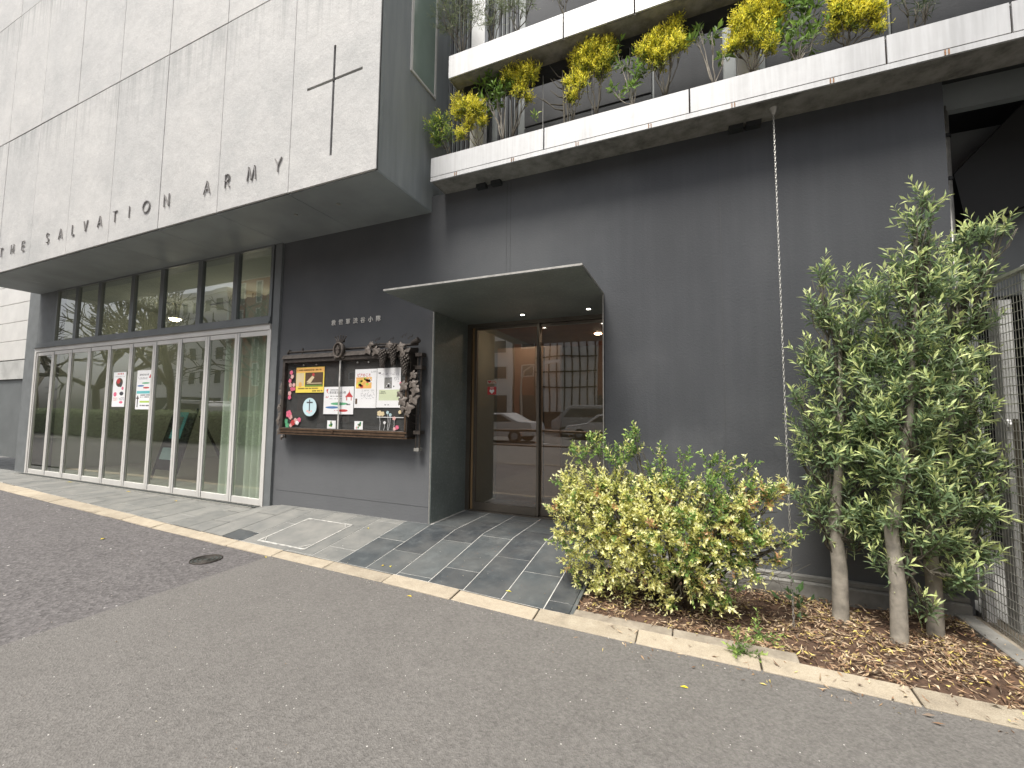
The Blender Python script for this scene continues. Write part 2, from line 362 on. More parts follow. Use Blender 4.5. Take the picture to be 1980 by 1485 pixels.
def text_mesh(s, size, extrude=.0015, bold=0):
    cu = bpy.data.curves.new('text', 'FONT'); cu.body = s; cu.size = size; cu.extrude = extrude; cu.offset = bold
    cu.align_x = 'CENTER'; cu.align_y = 'CENTER'; cu.resolution_u = 3
    o = bpy.data.objects.new('text', cu); COL.objects.link(o); bpy.context.view_layer.update()
    dg = bpy.context.evaluated_depsgraph_get(); me = bpy.data.meshes.new_from_object(o.evaluated_get(dg))
    bpy.data.objects.remove(o); bpy.data.curves.remove(cu); return me
def put_text(s, x, y, z, size, mat, parent, name='lettering', extrude=.0015, bold=0, w=None):
    me = text_mesh(s, size, extrude, bold); o_ = ORG.get(parent.name, Vector())
    xs = [v.co.x for v in me.vertices]; k = 1
    if w and xs: k = w/(max(xs)-min(xs))
    for v in me.vertices:
        a, b, c_ = v.co; v.co = (x+a*k-o_.x, y-c_-o_.y, z+b-o_.z)
    me.materials.clear(); me.materials.append(mat)
    o = bpy.data.objects.new(name, me); COL.objects.link(o); o.parent = parent; ORG[o.name] = o_.copy(); return o

# ------------------------------------------------------------------ ground levels
def zk(x): return lerp(x, [-13, -9, -6, -4, -2.2, 3], [-.05, -.055, -.075, -.11, -.125, -.125])
def z0(x): return lerp(x, [-13, -4.78, -4.45, 3], [-.05, -.05, 0, 0])
def yk(x): return lerp(x, [-14, -10.1, -8, -6.5, -5.3, -3.8, -2.7, -2, -1.45, -.86, .4, 3], [-.45, -.60, -.72, -.80, -.85, -.89, -.905, -.92, -.955, -.99, -1.0, -1.03])
def kerb_w(x): return lerp(x, [-9, -4, -2], [.19, .125, .135])
def ye(x): return yk(x)-kerb_w(x)
def g(x, y):
    if y > -.06: return z0(x)
    k = yk(x)
    if y < k: return zk(x)
    return z0(x)+(zk(x)-z0(x))*(-.06-y)/(-.06-k)
def zr(x): return zk(x)-.022

# ground base, footway, road
bx(-140, 140, -160, 60, -1.5, -.42).build('ground', M['concrete'], kind='structure')
XS = [-40, -20, -13, -9, -6, -5, -4, -3.33]
mb = MB()
for a, b in zip(XS[:-1], XS[1:]):
    mb.quad((a, -4.6, zr(a)), (b, -4.6, zr(b)), (b, ye(b)+.02, zr(b)), (a, ye(a)+.02, zr(a)))
mb.build('coarse_asphalt_footway', M['asph_coarse'], kind='structure')
XS = [-3.33, -2.7, -2.2, -1.45, -.86, 0, 1.4, 3, 6, 30]
mb = MB()
for a, b in zip(XS[:-1], XS[1:]):
    h = .004
    mb.quad((a, -4.6, zr(a)+h), (b, -4.6, zr(b)+h), (b, ye(b)+.02, zr(b)+h), (a, ye(a)+.02, zr(a)+h))
mb.build('smooth_asphalt_footway', M['asph_smooth'], kind='structure')
bx(-40, 30, -4.8, -4.6, -.4, -.13).build('street_kerb', M['kerb2'], kind='structure')
bx(-120, 100, -21.5, -4.8, -.40, -.26).build('road', M['asph_smooth'], kind='structure')
mb = MB()
for i in range(24): mb.box(-60+i*4, -58+i*4, -13.1, -12.95, -.26, -.256)
mb.build('lane_marking', M['white'], kind='structure')
bx(-120, 100, -27, -21.5, -.40, -.13).build('far_pavement', M['neigh'], kind='structure')

# kerb stones 0.6 m each
kerb = thing('kerb', None, None, (0, -1.1, -.13), kind='structure')
xj = [.887+.6*i for i in range(5, -21, -1)]
xj = xj[::-1]
for a, b in zip(xj[:-1], xj[1:]):
    a += .004; b -= .004; dz = ru(-.0025, .0025)
    top = [(a, ye(a), zk(a)-.012+dz), (b, ye(b), zk(b)-.012+dz), (b, yk(b)-.004, zk(b)+dz), (a, yk(a)-.004, zk(a)+dz)]
    if a < -13: continue
    top = [(x+ru(-.002, .002), y+ru(-.004, .004), z+ru(-.0025, .0025)) for x, y, z in top]
    mb = MB().hexa([(x, y, z-.11) for x, y, z in top]+top); mb.build('kerb_stone', M['kerb'], kerb, bevel=.004)
# inner kerb row along the planting bed
xi = [-.72, -.13, .47]
for a, b in zip(xi[:-1], xi[1:]):
    a += .003; b -= .003
    top = [(a, yk(a)+.003, zk(a)-.002), (b, yk(b)+.003, zk(b)-.002), (b, yk(b)+.085, zk(b)+.002), (a, yk(a)+.085, zk(a)+.002)]
    MB().hexa([(x, y, z-.1) for x, y, z in top]+top).build('kerb_stone', M['kerb2'], kerb, bevel=.004)

# slate pavement
pav = thing('pavement', None, None, (-4, -.3, 0), kind='structure')
mb = MB()                                                # grout bed following the fall
xs = [-13+.125*i for i in range(100)]
def strip(mb, a, b, ys, dz):
    for y0, y1 in zip(ys[:-1], ys[1:]):
        mb.quad((a, y0 if y0 > -9 else yk(a), g(a, y0 if y0 > -9 else yk(a))+dz), (b, y0 if y0 > -9 else yk(b), g(b, y0 if y0 > -9 else yk(b))+dz), (b, y1, g(b, y1)+dz), (a, y1, g(a, y1)+dz))
for a, b in zip(xs[:-1], xs[1:]):
    if a >= -.75: continue
    b = min(b, -.72); strip(mb, a, b, [-10, -.0601, .0], -.015 if -5.1 < a < -4.1 else -.0022)
strip(mb, -2.43, -.70, [-.0001, .80], -.0012)
mb.build('grout_bed', M['grout'], pav)
def inhole(x0, x1, y0, y1): return x1 > -3.62 and x0 < -3.04 and y1 > -.74 and y0 < -.23
def tile(x0, x1, y0, y1, mat):
    gp = .0042; x0 += gp; x1 -= gp; y1 -= gp*1.6
    P = []
    for x, y in ((x0, y0), (x1, y0), (x1, y1), (x0, y1)):
        yy = max(y, yk(x)+.004)
        P.append((x, yy, g(x, yy)))
    if P[0][1] >= y1-.006 or P[1][1] >= y1-.006: return
    j = ru(-.0004, .0012)
    MB().hexa([(a, b, c-.02) for a, b, c in P]+[(a, b, c+j) for a, b, c in P]).build('slate_tile', mat, pav)
col = 0
x = -.59-.0
X0 = -1.19
k = -42
while True:
    xa = X0+.3*k; xb = xa+.3
    if xa > -.80: break
    if xa < -12.6: k += 1; continue
    xb = min(xb, -.72)
    off = [0.02, -.28, -.10, -.42][k % 4] if xa > -4.4 else [.0, -.3][k % 2]
    edges = [.0]; ycur = off-.0
    ys = []
    y = .78 if (xa > -2.45) else -.004
    top = y; yy = .60-abs(off)
    cuts = [y]
    base = off
    n = 3
    while base+n*.6 > -2.2:
        cv = base+n*.6
        if cv < top-.05: cuts.append(cv)
        n -= 1
    # keep the bend of the surface at the building line on its own joint-free split
    seq = []
    for c1, c0 in zip(cuts[:-1], cuts[1:]):
        if c1 > -.06 > c0 and c1-.0 > -.01 and top > .1:
            seq.append((c0, c1))
        else: seq.append((c0, c1))
    for c0, c1 in seq:
        if xa < -4.5: mt = M['slate_dusty']
        elif xa < -2.9: mt = M['slate_dusty'] if (c1 > -.5 or random.random() < .6) else M['slate']
        else: mt = M['slate']
        if xa < -2.44 < xb and c1 > 0: tile(-2.43, xb, max(c0, 0), c1, mt); c1 = min(0, c1)
        if c1 < -1.2: continue
        if c0 < -.061 and c1 > -.059:
            gp = .0042
            xaa, xbb = xa+gp, xb-gp
            yb_ = [max(c0, yk(xaa)+.004), max(c0, yk(xbb)+.004)]
            mb = MB(); top_ = [(xaa, yb_[0], g(xaa, yb_[0])), (xbb, yb_[1], g(xbb, yb_[1])), (xbb, -.06, g(xbb, -.06)), (xaa, -.06, g(xaa, -.06))]
            mb.poly(top_)
            if c1 > 0 or c1-gp > -.055: mb.poly([(xaa, -.06, z0(xaa)), (xbb, -.06, z0(xbb)), (xbb, c1-gp, z0(xbb)), (xaa, c1-gp, z0(xaa))])
            mb.build('slate_tile', mt, pav)
        elif not inhole(xa, xb, c0, c1) or True:
            tile(xa, xb, c0, c1, mt)
    k += 1
# threshold drain in front of the folding doors
mb = MB()
for i in range(62):
    a = -11.0+i*.1; mb.box(a+.012, a+.088, -.13, -.05, -.048-.012, -.045+.001)
gr = thing('drain_grate', 'narrow dark slotted drain along the foot of the folding glass doors', 'drain', (-7.9, -.09, -.05))
mb.build('slat', M['castiron'], gr); 
MB().box(-11.0, -4.83, -.15, -.132, -.06, -.043).box(-11.0, -4.83, -.048, -.03, -.06, -.043).build('rail', M['steel'], gr)

# paved access cover with white metal edge
cov = thing('access_cover', 'square paved access cover with a white metal rim in the slate pavement', 'access cover', (-3.35, -.5, -.05))
def onp(x, y, d=.0): return (x, y, g(x, y)+d)
mb = MB(); x0, x1, y0, y1 = -3.74, -3.14, -.84, -.27; w = .013
for (a, b, c, d) in ((x0, x1, y0, y0+w), (x0, x1, y1-w, y1), (x0, x0+w, y0+w, y1-w), (x1-w, x1, y0+w, y1-w)):
    P = [onp(a, c), onp(b, c), onp(b, d), onp(a, d)]; mb.hexa([(p[0], p[1], p[2]-.01) for p in P]+[(p[0], p[1], p[2]+.006) for p in P])
mb.build('rim', M['rimw'], cov)
P = [onp(x0+w, y0+w, .004), onp(x1-w, y0+w, .004), onp(x1-w, y1-w, .004), onp(x0+w, y1-w, .004)]
MB().poly(P).build('slate_infill', M['slate_dusty'], cov)
mb = MB()
for (cx, cy, a) in ((x0+.05, y0+.05, 45), (x1-.05, y0+.05, -45), (x1-.05, y1-.05, 45), (x0+.05, y1-.05, -45)):
    dx, dy = .05*math.cos(R(-a)), .05*math.sin(R(-a)); MB().tube([onp(cx-dx, cy-dy, .007), onp(cx+dx, cy+dy, .007)], .005, 4).build('corner_bracket', M['rimw'], cov)
# small round cover in the coarse asphalt
mh = thing('round_cover', 'small round dark iron cover sunk in the coarse asphalt near the kerb', 'cover', (-3.72, -1.26, -.14))
zz = zr(-3.72)+.004; mb = MB()
def disc(mb, cx, cy, z, r, n=28): mb.poly([(cx+r*math.cos(2*math.pi*i/n), cy+r*math.sin(2*math.pi*i/n), z) for i in range(n)])
disc(mb, -3.72, -1.30, zz, .105); mb.build('lid', M['castiron'], mh)
for r in (.112, .09, .06, .03):
    MB().tube([(-3.72+r*math.cos(2*math.pi*i/24), -1.30+r*math.sin(2*math.pi*i/24), zz+.001) for i in range(25)], .0045, 5, False).build('ring', M['iron'], mh)

# ------------------------------------------------------------------ the church building
ch = thing('church_building', 'modern grey building with a pale overhanging upper box, folding glass doors and planted ledges', 'building', (-3, 0, 0))
BY = -.847; SZ = 3.2
# main wall with door opening, seams as thin grooves between wall panels
mb = MB()
xcuts = [-4.80, -2.43]; wt = 3.36
mb.box(-4.80, -2.43, 0, .30, -.2, 3.36); 
mb.box(-.70, 1.57, 0, .30, -.25, 3.36)
mb.box(-2.43, -.70, 0, .30, 2.15, 3.36)
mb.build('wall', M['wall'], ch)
for sx in (-1.62, -1.58, .22): bx(sx-.0018, sx+.0018, -.0015, 0, 2.16 if sx < -.7 else 0.0, 3.34).build('wall_joint', M['soffit_line'], ch)
bx(-4.6, -2.43, -.0015, 0, .158, .161).build('wall_joint', M['soffit_line'], ch)
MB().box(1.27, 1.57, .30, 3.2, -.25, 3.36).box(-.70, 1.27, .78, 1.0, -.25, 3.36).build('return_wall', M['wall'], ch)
# corner column between doors and board wall
bx(-4.773, -4.66, -.032, 0, -.06, 3.186).build('corner_post', M['postgrey'], ch)
# wall above ledge (ribbed dark cladding) and window bands
bx(-2.484, 8, .28, .34, 3.3, 12).build('upper_wall', M['soffit'], ch)
mb = MB()
for i in range(10): mb.box(-2.46+i*.055, -2.43+i*.055, .26, .28, 3.4, 8)
for i in range(5): mb.box(-1.86+i*.05, -1.835+i*.05, .26, .28, 3.4, 8)
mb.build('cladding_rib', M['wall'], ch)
for (a, b, c, d) in ((-1.55, -.30, 3.55, 4.02), (-1.55, -.30, 4.04, 4.6), (-.28, .28, 3.55, 4.6), (.60, 1.4, 3.55, 4.6), (1.42, 2.6, 3.55, 4.6), (-1.55, -.3, 4.62, 5.6), (-.28, .9, 4.62, 5.6)):
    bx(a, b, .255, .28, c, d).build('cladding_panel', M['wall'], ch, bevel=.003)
for (a, b) in ((-2.11, -1.955), (.375, .53)):
    bx(a, b, .12, .20, 3.4, 9).build('white_fin', M['white'], ch)
# black beam below the upper ledge
bx(-1.9, 6, -.06, .05, 4.26, 4.345).build('beam', M['dark'], ch)
bx(-2.05, -1.88, -.12, -.02, 4.26, 4.345).build('bracket', M['black'], ch)

# overhanging box
mb = MB(); mb.box(-2.50, -2.484, BY+.012, .28, 3.2, 12)
mb.build('side_wall', M['side'], ch)
bx(-11.0, -2.50, BY+.03, BY+.05, 3.21, 12).build('backing', M['dark'], ch)
bx(-11.0, -10.98, BY+.03, .5, 3.21, 12).build('far_side_wall', M['side'], ch)
px = [-2.484, -3.556]+[-3.556-1.0725*i for i in range(1, 8)]
zrow = [3.2, 5.35, 7.5, 9.65, 11.8]
cx0, cx1, cz0, cz1 = -3.361, -2.675, 3.443, 4.519; cxm, czm, cw = -3.02, 4.18, .014
for r in range(4):
    for i in range(len(px)-1):
        x1, x0 = px[i]-.004, px[i+1]+.004
        if i == 0: x1 = px[0]
        if r > 0 and px[i] < -9.9 and r > 2: continue
        x0 = max(x0, -11.0)
        if x0 >= x1: continue
        za, zb = zrow[r]+.0045, zrow[r+1]-.0045
        if r == 0: za = 3.2
        mb = MB()
        yf = BY+ru(-.002, .003)
        if i == 0 and r == 0:   # panel with the cross cut through it
            T = .022
            def b(xa, xb, z_a, z_b): mb.box(xa, xb, yf, yf+T, z_a, z_b)
            b(x0, x1, za, cz0); b(x0, x1, cz1, zb)
            b(x0, cx0, czm-cw, czm+cw); b(cx1, x1, czm-cw, czm+cw)
            b(x0, cxm-cw, cz0, czm-cw); b(cxm+cw, x1, cz0, czm-cw)
            b(x0, cxm-cw, czm+cw, cz1); b(cxm+cw, x1, czm+cw, cz1)
            mb.build('facade_panel', M['clad'], ch)
        else:
            mb.box(x0, x1, yf, yf+.022, za, zb); mb.build('facade_panel', M['clad'], ch, bevel=.0035)
MB().box(cxm-cw-.01, cxm+cw+.01, BY+.024, BY+.029, cz0-.01, cz1+.01).box(cx0-.01, cxm-cw-.01, BY+.024, BY+.029, czm-cw-.01, czm+cw+.01).box(cxm+cw+.01, cx1+.01, BY+.024, BY+.029, czm-cw-.01, czm+cw+.01).build('cross', M['cross'], ch, label='black latin cross recessed in the corner panel')
# soffit panels
sx = [-2.484, -3.565, -4.642, -5.72, -6.79, -7.87, -8.94, -10.0, -11.0]
for i in range(8):
    bx(sx[i+1]+.003, sx[i]-.003, BY+.025, .20, 3.188, 3.2).build('soffit_panel', M['soffit'], ch)
for lx in (-3.852, -3.251):
    sp = MB().tube([(lx, -.51, 3.187), (lx, -.51, 3.18)], .019, 14).build('soffit_light', M['steel'], ch)
    MB().tube([(lx, -.51, 3.1795), (lx, -.51, 3.1785)], .012, 12).build('lens', M['steel'], sp)
# side window of the box
sw = MB(); sw.box(-2.484, -2.468, -.425, -.40, 4.43, 8).box(-2.484, -2.468, -.02, .005, 4.43, 8).box(-2.484, -2.468, -.40, -.02, 4.43, 4.452)
sw = sw.build('side_window', M['frame'], ch)
bx(-2.484, -2.476, -.40, -.02, 4.452, 8).build('pane', M['glassg'], sw)

# THE SALVATION ARMY letters: stroke letters, each its own part
def arc(cx, cz, rx, rz, a0, a1, n=14): return [(cx+rx*math.cos(R(a0+(a1-a0)*i/n)), cz+rz*math.sin(R(a0+(a1-a0)*i/n))) for i in range(n+1)]
GL = {'T': [[(0, 1), (.62, 1)], [(.31, 1), (.31, 0)]], 'H': [[(0, 0), (0, 1)], [(.62, 0), (.62, 1)], [(0, .52), (.62, .52)]],
 'E': [[(.5, 1), (0, 1), (0, 0), (.5, 0)], [(0, .52), (.46, .52)]], 'S': [arc(.25, .75, .22, .25, 40, 270)+arc(.25, .25, .25, .25, 90, -140)],
 'A': [[(0, 0), (.36, 1), (.72, 0)], [(.13, .36), (.59, .36)]], 'L': [[(0, 1), (0, 0), (.42, 0)]], 'V': [[(0, 1), (.34, 0), (.68, 1)]],
 'I': [[(0, 0), (0, 1)]], 'O': [arc(.5, .5, .5, .5, 0, 360, 26)], 'N': [[(0, 0), (0, 1), (.66, 0), (.66, 1)]],
 'R': [[(0, 0), (0, 1), (.25, 1)]+arc(.25, .75, .24, .25, 90, -90, 10)+[(0, .5)], [(.22, .5), (.52, 0)]],
 'M': [[(0, 0), (.14, 1), (.46, 0), (.78, 1), (.92, 0)]], 'Y': [[(0, 1), (.32, .48), (.64, 1)], [(.32, .48), (.32, 0)]]}
def stroke_letter(chr_, cx, zb, h, y0, y1, w, mat, parent, name='letter'):
    pts = [p for s_ in GL[chr_] for p in s_]; wd = max(p[0] for p in pts)
    mb = MB()
    for k_, s_ in enumerate(GL[chr_]):
        for (a, b) in zip(s_[:-1], s_[1:]):
            A = Vector((cx+(a[0]-wd/2)*h, 0, zb+a[1]*h)); B = Vector((cx+(b[0]-wd/2)*h, 0, zb+b[1]*h))
            d = (B-A).normalized(); n_ = Vector((-d.z, 0, d.x))*w/2; e = d*w*.35
            q = [A-e-n_, B+e-n_, B+e+n_, A-e+n_]; dy = k_*.0006
            mb.hexa([(p.x, y0-dy, p.z) for p in q]+[(p.x, y1, p.z) for p in q])
    return mb.build(name, mat, parent)
for c_, x_ in zip('THESALVATIONARMY', [-9.853, -9.472, -9.119, -8.368, -7.999, -7.655, -7.332, -6.98, -6.625, -6.305, -5.942, -5.539, -4.805, -4.463, -4.087, -3.703]):
    stroke_letter(c_, x_, 3.438, .138, BY-.014, BY-.003, .0095, M['letter'], ch)

# folding glass doors: ten leaves
FX = [-10.90+.6095*i for i in range(11)]; FY = -.03
bx(-10.96, -4.80, FY-.01, FY+.05, 2.105, 2.178).build('door_header', M['frame'], ch)
bx(-10.96, -10.90, FY-.01, FY+.05, -.06, 2.105).build('door_jamb', M['frame'], ch); bx(-4.804, -4.775, FY-.012, FY+.05, -.06, 2.105).build('door_jamb', M['frame'], ch)
MB().box(-10.96, -4.80, FY-.035, FY+.05, 2.178, 2.20).build('drip_rail', M['gframe'], ch)
for i in range(10):
    a, b = FX[i]+.004, FX[i+1]-.004
    f = frame_xz(a, b, -.045, 2.10, FY, FY+.035, .047, .075, .062).build('folding_door', M['frame'], ch, bevel=.003)
    bx(a+.047, b-.047, FY+.014, FY+.020, .03, 2.038).build('pane', M['glass'], f)
    MB().box(a+.040, a+.049, FY-.003, FY, -.04, 2.09).build('edge_bead', M['gframe'], f)
# transom windows
TX = [-10.33, -9.62, -8.89, -7.93, -7.16, -6.27, -5.51, -4.80]
MB().box(-10.90, -4.80, -.05, .03, 2.203, 2.262).build('transom_sill', M['gframe'], ch)
bx(-10.96, -10.33, -.02, .1, 2.262, 3.188).build('pier', M['postgrey'], ch)
bx(-11.4, -10.965, -.02, .3, -.06, 3.3).build('pier', M['postgrey'], ch)
for i in range(7):
    a, b = TX[i]+.002, TX[i+1]-.002
    f = frame_xz(a, b, 2.262, 3.188, -.035, .015, .045, .02, .022).build('transom_window', M['gframe'], ch)
    bx(a+.045, b-.045, -.012, -.006, 2.282, 3.166).build('pane', M['glass'], f)
# room behind
MB().box(-11.0, -4.83, 5.0, 5.1, -.1, 3.3).box(-11.1, -11.0, .06, 5.0, -.1, 3.3).box(-4.83, -4.75, .06, 5.0, -.1, 3.3).build('room_wall', M['roomwall'], ch)
bx(-11.0, -4.83, .0, 5.0, -.12, -.055).build('room_floor', M['roomfloor'], ch)
bx(-11.0, -4.83, .21, 5.0, 3.25, 3.3).build('room_ceiling', M['roomwall'], ch)
for i in range(1, 9):
    bx(-11+i*.615+.02, -11+i*.615+.14, 4.86, 4.98, -.05, 3.2).build('room_pilaster', M['neigh'], ch) if i % 3 == 0 else None

# porch
bx(-2.4305, -2.415, .0, .76, 0, 2.13).build('porch_lining', M['porch'], ch)
MB().box(-2.433, -2.423, -.004, .0, 0, 2.13).box(-.705, -.695, -.006, .0, 0, 2.15).build('lining_edge', M['steel'], ch)
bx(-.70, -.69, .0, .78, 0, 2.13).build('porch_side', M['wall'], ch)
cp = MB().box(-2.43, -.70, -.76, .78, 2.13, 2.15).build('canopy', M['porch'], ch)
MB().box(-2.43, -.70, -.766, -.76, 2.136, 2.1505).box(-.70, -.694, -.766, 0, 2.136, 2.1505).build('edge_trim', M['steel'], cp)
for lx in (-1.61, -.92):
    q = MB().tube([(lx, .40, 2.128), (lx, .40, 2.118)], .030, 16).build('downlight', M['steel'], cp)
    MB().tube([(lx, .40, 2.1175), (lx, .40, 2.1165)], .020, 14).build('lens', M['downlight'], q)
# sliding doors
DY = .70
MB().box(-2.415, -2.365, DY-.01, DY+.09, 0, 2.13).box(-2.365, -.70, DY-.01, DY+.09, 2.09, 2.13).box(-2.365, -.70, DY-.02, DY+.09, 0, .012).build('door_frame', M['dframe'], ch)
MB().box(-2.36, -2.325, DY+.02, DY+.06, .012, 2.09).build('timber_edge', M['tanwood'], ch)
for a, b, dy in ((-2.325, -1.53, 0), (-1.56, -.70, .04)):
    f = frame_xz(a, b, .014, 2.088, DY+dy, DY+dy+.034, .030, .085, .03).build('sliding_door', M['dframe'], ch, bevel=.002)
    bx(a+.030, b-.030, DY+dy+.012, DY+dy+.02, .099, 2.058).build('pane', M['glassd'], f)
# vestibule
MB().box(-2.5, -2.42, .80, 3.2, -.05, 2.4).box(-2.42, -.30, 3.2, 3.3, -.05, 2.4).box(-.70, -.62, .80, 3.2, -.05, 2.4).build('vestibule_wall', M['roomwall'], ch)
bx(-2.42, -.62, .79, 3.2, -.05, -.004).build('vestibule_floor', M['roomfloor'], ch)
bx(-2.42, -.62, .80, 3.2, 2.22, 2.3).build('vestibule_ceiling', M['orange'], ch)
bx(-2.36, -1.50, 1.40, 1.46, -.0, 1.95).build('vestibule_door', M['beige'], ch)
bx(-1.72, -1.71, 1.394, 1.40, .02, 1.93).build('door_gap', M['dark'], ch)
for q in ((-1.9, 1.1), (-1.2, 2.2)):
    o = MB().tube([(q[0], q[1], 2.219), (q[0], q[1], 2.212)], .045, 16).build('added_ceiling_lamp', M['lamp'], ch)  # glowing discs added to brighten the vestibule

# planted ledges
def ledge(x0, x1, z0_, z1_, y0_, y1_, joints, band):
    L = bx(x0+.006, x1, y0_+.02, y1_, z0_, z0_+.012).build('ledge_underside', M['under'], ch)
    js = [x0]+joints+[x1]
    for a, b in zip(js[:-1], js[1:]):
        bx(a+(.005 if a > x0 else 0), b-.005, y0_, y0_+.016, z0_+(band+.004 if band else 0), z1_).build('ledge_panel', M['planter'], ch, bevel=.002)
        bx(a+(.005 if a > x0 else .018), b-.005, y0_+.018, y0_+.035, z1_-.012, z1_-.001).build('ledge_coping', M['planter'], ch)
    if band:
        bx(x0, x1, y0_+.001, y0_+.017, z0_, z0_+band).build('ledge_band', M['planter'], ch)
    bx(x0, x0+.015, y0_+.017, y1_, z0_, z1_).build('ledge_end', M['planter'], ch)
    bx(x0+.016, x1, y1_-.01, y1_, z0_+.013, z1_-.03).build('ledge_back', M['dark'], ch)
    bx(x0+.016, x1, y0_+.036, y1_-.011, z0_+.05, z1_-.05).build('ledge_soil', M['soil'], ch)
LZ = 3.35
ledge(-2.325, 6.5, LZ, 3.585, -.265, -.003, [-1.157, .013, 1.193, 1.782, 2.96, 4.1], .038)
for bx_ in (-2.041, -1.452, -.861, -.277, .306, .899, 1.486):
    MB().box(bx_-.012, bx_-.006, -.2685, -.264, LZ+.002, LZ+.034).box(bx_+.006, bx_+.012, -.2685, -.264, LZ+.002, LZ+.034).build('rusty_bracket', M['rust'], ch)
ledge(-2.137, 6.5, 4.345, 4.575, -.278, -.06, [-.98, -.383, .8, 2.0, 3.2], 0)
for x_ in (-1.93, -1.24, -.985, -.45, -.78): MB().tube([(x_, -.055, 3.5), (x_, -.055, 4.35)], .0035, 5).build('thin_rod', M['steel'], ch)
for x_ in (-1.88, -1.72, .34, .46): bx(x_-.05, x_+.05, -.06, -.004, 3.31, LZ-.002).build('bolt_plate', M['dark'], ch)

# company lettering on the wall
for i, c_ in enumerate('救世軍渋谷小隊'):
    put_text(c_, -3.785+i*.1078, -.006, 2.112, .068, M['kanji'], ch, 'wall_character', .003, .0006)

# ------------------------------------------------------------------ inside things
cu = thing('curtain', 'pale green pleated curtain behind the two folding doors nearest the notice board', 'curtain', (-5.3, .2, 0))
def drape(x0, x1, y, z0_, z1_, amp=.035, n=90, freq=42):
    mb = MB(); pr = None
    for i in range(n+1):
        t_ = i/n; x_ = x0+(x1-x0)*t_; yy = y+amp*math.sin(t_*(x1-x0)*freq+1.3*math.sin(t_*9))
        yb_ = y+amp*1.25*math.sin(t_*(x1-x0)*freq+.5+1.3*math.sin(t_*9))
        cur = ((x_, yy, z1_), (x_, yb_, z0_))
        if pr: mb.quad(pr[1], cur[1], cur[0], pr[0])
        pr = cur
    return mb
drape(-5.85, -4.90, .10, -.03, 2.6).build('cloth', M['curtain'], cu, smooth=True)
MB().tube([(-6.4, .2, 2.62), (-4.85, .2, 2.62)], .012, 6).build('rail', M['steel'], cu)
for n_, (x_, y_, z_) in enumerate(((-7.377, 1.5, 3.0), (-9.706, 1.5, 2.95), (-6.1, 3.2, 2.9))):
    lb = ['lit pendant lamp seen through the transom window next to the notice board', 'lit pendant lamp seen through the middle transom windows', 'lit pendant lamp hanging deepest inside the room'][n_]
    p_ = thing('pendant_lamp', lb, 'lamp', (x_, y_, z_), 'pendant lamps in the room')
    MB().tube([(x_, y_, 3.25), (x_, y_, z_+.08)], .005, 5).build('cord', M['black'], p_)
    MB().tube([(x_, y_, z_+.08), (x_, y_, z_+.05), (x_, y_, z_)], [.02, .05, .11], 16, False).build('lamp_shade', M['white'], p_, smooth=True)
    MB().ball((x_, y_, z_-.01), .055, 12, 8, (1.6, 1.6, .7)).build('bulb', M['bulb'], p_, smooth=True)
    pl_ = bpy.data.lights.new('pendant_light', 'POINT'); pl_.energy = 7; pl_.color = (1, .86, .68); pl_.shadow_soft_size = .12
    po_ = bpy.data.objects.new('pendant_light', pl_); COL.objects.link(po_); po_.location = (0, 0, -.14); po_.parent = p_
# easel sign
es = thing('easel_sign', 'black folding easel board standing behind the glass doors', 'sign', (-7.95, .75, -.05))
mb = MB(); mb.hexa([(-8.20, .55, .12), (-7.62, .55, .12), (-7.62, .58, .12), (-8.20, .58, .12), (-8.20, .80, 1.05), (-7.62, .80, 1.05), (-7.62, .83, 1.05), (-8.20, .83, 1.05)])
mb.build('board', M['black'], es)
for x_ in (-8.22, -7.60): MB().tube([(x_, .52, -.05), (x_, .82, 1.12)], .018, 6).build('leg', M['black'], es)
MB().tube([(-7.60, .86, 1.0), (-7.28, 1.2, -.04)], .022, 6).build('leg', M['black'], es)
def slant(x0, x1, za, zb, d=.006):
    f_ = lambda z: .55+(z-.12)/(1.05-.12)*.25-d
    return MB().hexa([(x0, f_(za), za), (x1, f_(za), za), (x1, f_(za)+.003, za), (x0, f_(za)+.003, za), (x0, f_(zb), zb), (x1, f_(zb), zb), (x1, f_(zb)+.003, zb), (x0, f_(zb)+.003, zb)])
tp = slant(-8.10, -7.80, .62, 1.06).build('teal_poster', M['teal_print']); tag(tp, 'teal poster on the upper half of the easel board', 'poster')
tp2 = slant(-8.16, -7.84, .28, .47).build('turquoise_card', M['pale_blue_print']); tag(tp2, 'pale turquoise card at the foot of the easel board', 'card')
s1 = slant(-8.02, -7.88, .78, .98, .010).build('picture', M['grey_print'], tp)

